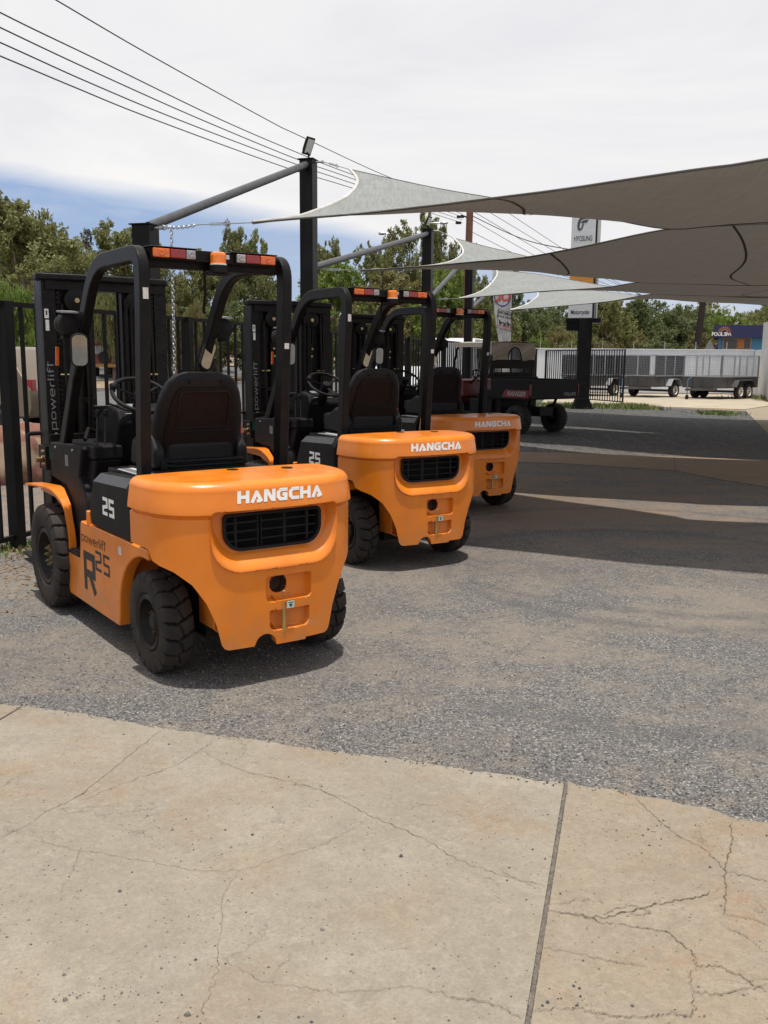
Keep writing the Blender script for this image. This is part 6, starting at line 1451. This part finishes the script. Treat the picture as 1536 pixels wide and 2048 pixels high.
TREES = [
 ('gumC', 40, 385, 48, 110, OLIVE, 'big olive gum tree at the left edge of the photo'), ('gumA', 95, 425, 52, 70, OLIVE, 'gum tree overlapping the big one at the left edge'), ('gumB', 5, 372, 55, 50, DARKG, 'dark gum top rising at the left edge'),
 ('weep', 15, 545, 30, 95, LIME, 'lime green weeping pepper tree behind the left fence panel'), ('spind', 172, 428, 60, 36, GREYL, 'thin grey see-through tree between two gum trees'), ('gumC', 130, 500, 60, 60, OLIVE, 'lower olive gum beside the thin grey tree'),
 ('gumB', 168, 478, 58, 44, OLIVE, 'olive gum filling the gap right of the thin grey tree'), ('gumA', 262, 428, 56, 72, OLIVE, 'gum tree above the nearest forklift guard'), ('gumB', 330, 470, 60, 44, OLIVE, 'gum tree directly behind the short black post'), ('weep', 222, 560, 46, 60, OLIVE, 'weeping tree seen through the nearest forklift guard'),
 ('gumC', 410, 492, 60, 60, OLIVE, 'gum tree right of the short black post'), ('gumC', 487, 440, 55, 56, OLIVE, 'tall gum tree left of the floodlight post'), ('denseA', 430, 590, 52, 90, DARKG, 'dark bushy tree behind the nearest forklift beacon'), ('weep', 350, 590, 44, 50, DRY, 'brownish weeping tree behind the silver chain'),
 ('gumB', 548, 560, 80, 30, OLIVE, 'small far gum tree in the gap beside the hill'), ('gumA', 640, 462, 66, 44, OLIVE, 'gum tree behind the tall floodlight post'), ('gumC', 675, 508, 58, 66, LIME, 'bright green gum right of the floodlight post'), ('gumA', 740, 462, 60, 50, OLIVE, 'slim gum between the floodlight post and the street lamp'),
 ('gumB', 820, 418, 52, 56, OLIVE, 'tall open gum tree in front of the street lamp'), ('gumA', 868, 400, 56, 40, OLIVE, 'tall gum tree directly behind the middle sail post'), ('gumC', 790, 530, 46, 84, DRY, 'yellowish gum crown below the tall open gum'), ('gumC', 890, 515, 44, 62, LIME, 'light green gum crown left of the timber pole'),
 ('gumA', 938, 472, 58, 46, OLIVE, 'gum tree behind the second sail corner'), ('gumB', 1000, 505, 62, 46, DARKG, 'dark gum tree behind the third sail'), ('denseA', 1055, 588, 58, 62, DARKG, 'dark green tree behind the advertising banner'), ('denseB', 985, 600, 56, 60, OLIVE, 'olive tree behind the farthest forklift guard'),
 ('denseA', 1120, 590, 64, 60, DARKG, 'dark tree left of the sign pylon column'), ('denseB', 560, 600, 60, 70, OLIVE, 'low olive tree under the small far gum'), ('denseA', 250, 610, 70, 80, DARKG, 'dark low tree seen through the nearest mast'), ('denseB', 120, 590, 66, 90, OLIVE, 'low olive tree behind the fence at the left'),
 ('gumA', 1225, 572, 60, 52, OLIVE, 'gum tree just right of the sign pylon'), ('denseA', 1215, 610, 66, 60, OLIVE, 'green tree behind the gate end'), ('gumC', 1270, 590, 66, 60, DARKG, 'dark tree above the middle trailer'), ('denseB', 1265, 640, 62, 50, DRY, 'olive brown tree directly above the middle trailer'), ('denseA', 1335, 585, 70, 70, DARKG, 'dark tree left of the dark pole'), ('denseA', 1395, 600, 72, 62, DARKG, 'dark tree right behind the dark pole'),
 ('denseB', 1465, 606, 68, 52, LIME, 'bright green tree above the blue shop'), ('denseA', 1515, 600, 76, 50, OLIVE, 'olive tree at the right edge above the blue shop'), ('denseB', 1420, 650, 66, 40, DRY, 'dry olive tree between the dark pole and the blue shop'), ('denseB', 1170, 630, 60, 50, DARKG, 'dark tree behind the pylon column'), ('denseA', 1560, 580, 80, 60, DARKG, 'dark tree beyond the right edge of the blue shop')]
for t_ in TREES: tree(*t_)
for px, top, Y, wpx, m_, lab in [(1110, 640, 50, 44, DRY, 'yellow olive shrub left of the pylon column'), (1068, 655, 49, 30, LIME, 'light green shrub right of the banner'), (1152, 655, 50, 34, DRY, 'olive brown shrub at the foot of the pylon column'), (1205, 662, 51, 34, DRY, 'olive shrub over the wall right of the pylon'), (1120, 672, 48.5, 40, OLIVE, 'low green shrub behind the gate'), (1340, 668, 52, 60, DARKG, 'dark shrub over the wall left of the dark pole'), (1010, 665, 48, 26, LIME, 'light shrub behind the banner foot')]:
    tree('denseB', px, top, Y, wpx, m_, lab, name='shrub')
random.seed(4)
for i in range(14):   # a far belt of trees closes the view along the horizon
    px = -60+i*62; tree(random.choice(['farA', 'farB']), px, 612+random.uniform(-12, 10), 100+random.uniform(-8, 10), 52, random.choice([OLIVE, DARKG, DRY]), 'distant tree in the low belt behind the nearer gums')
for i in range(13):
    px = 820+i*62; tree(random.choice(['farA', 'farB']), px, 596+random.uniform(-12, 10), 96+random.uniform(-8, 8), 62, random.choice([OLIVE, DARKG]), 'distant tree in the low belt behind the nearer gums')

# ================================================================== light and sky
SUN_D = V((-.045, .125, -1)).normalized()      # travel direction of the light
sl = bpy.data.lights.new('sun', 'SUN'); sl.energy = 4.5; sl.angle = radians(1.2); sl.color = (1.0, .95, .87); so = bpy.data.objects.new('sun', sl); COL.objects.link(so)
so.rotation_euler = SUN_D.to_track_quat('-Z', 'Y').to_euler(); so.location = (0, 0, 30)
to_sun = -SUN_D
w = bpy.data.worlds.new('World'); scene.world = w; w.use_nodes = True; N = w.node_tree.nodes; L = w.node_tree.links; bg = N['Background']
sky = N.new('ShaderNodeTexSky'); sky.sky_type = 'NISHITA'; sky.sun_disc = False; sky.sun_elevation = math.asin(to_sun.z); sky.sun_rotation = atan2(to_sun.x, to_sun.y); sky.air_density = 1.0; sky.dust_density = 1.6; sky.ozone_density = 1.5
tc = N.new('ShaderNodeTexCoord'); sx = N.new('ShaderNodeSeparateXYZ'); L.new(tc.outputs['Generated'], sx.inputs[0]); X_, Y_, Z_ = sx.outputs
el = mth(N, L, 'DIVIDE', Z_, mth(N, L, 'MAXIMUM', Y_, .05)); az = mth(N, L, 'DIVIDE', X_, mth(N, L, 'MAXIMUM', Y_, .05))
mpn = N.new('ShaderNodeMapping'); mpn.inputs['Scale'].default_value = (1.6, 1.6, 7.0); L.new(tc.outputs['Generated'], mpn.inputs[0])
def wn_(sc, dt, ro=.5, di=0):
    n = N.new('ShaderNodeTexNoise'); n.inputs['Scale'].default_value = sc; n.inputs['Detail'].default_value = dt; n.inputs['Roughness'].default_value = ro; n.inputs['Distortion'].default_value = di; L.new(mpn.outputs[0], n.inputs['Vector']); return n.outputs['Fac']
n1 = wn_(1.7, 6, .55, .4); n2 = wn_(4.5, 6, .6, .3)
azc = N.new('ShaderNodeClamp'); azc.inputs[1].default_value = -.6; azc.inputs[2].default_value = .9; L.new(az, azc.inputs[0])
edge_ = mth(N, L, 'SUBTRACT', el, mth(N, L, 'SUBTRACT', .117, mth(N, L, 'MULTIPLY', azc.outputs[0], .158)))
edge_ = mth(N, L, 'ADD', edge_, mth(N, L, 'MULTIPLY', mth(N, L, 'SUBTRACT', n1, .5), .055))
cover = rmp(N, L, edge_, -.006, .020)
wisp = mth(N, L, 'MULTIPLY', rmp(N, L, n2, .52, .76), .22)
cover = mth(N, L, 'MAXIMUM', cover, mth(N, L, 'ADD', wisp, rmp(N, L, az, -.25, .3, .10, .42)))
back = rmp(N, L, Y_, -.1, .15, .75, 1.0)     # behind the camera the cloud thins a little
cover = mth(N, L, 'MULTIPLY', cover, back)
ccol = mixc(N, L, rmp(N, L, wn_(1.1, 7, .6, .8), .38, .66), (8.2, 8.15, 8.5), (9.5, 9.4, 9.3))
skyb = mixc(N, L, .55, sky.outputs[0], (2.9, 4.6, 8.4))
L.new(mixc(N, L, cover, skyb, ccol), bg.inputs[0]); bg.inputs[1].default_value = .10
scene.view_settings.view_transform = 'Standard'; scene.view_settings.look = 'None'; scene.view_settings.gamma = 1; scene.view_settings.exposure = 0
scene.cycles.max_bounces = 6
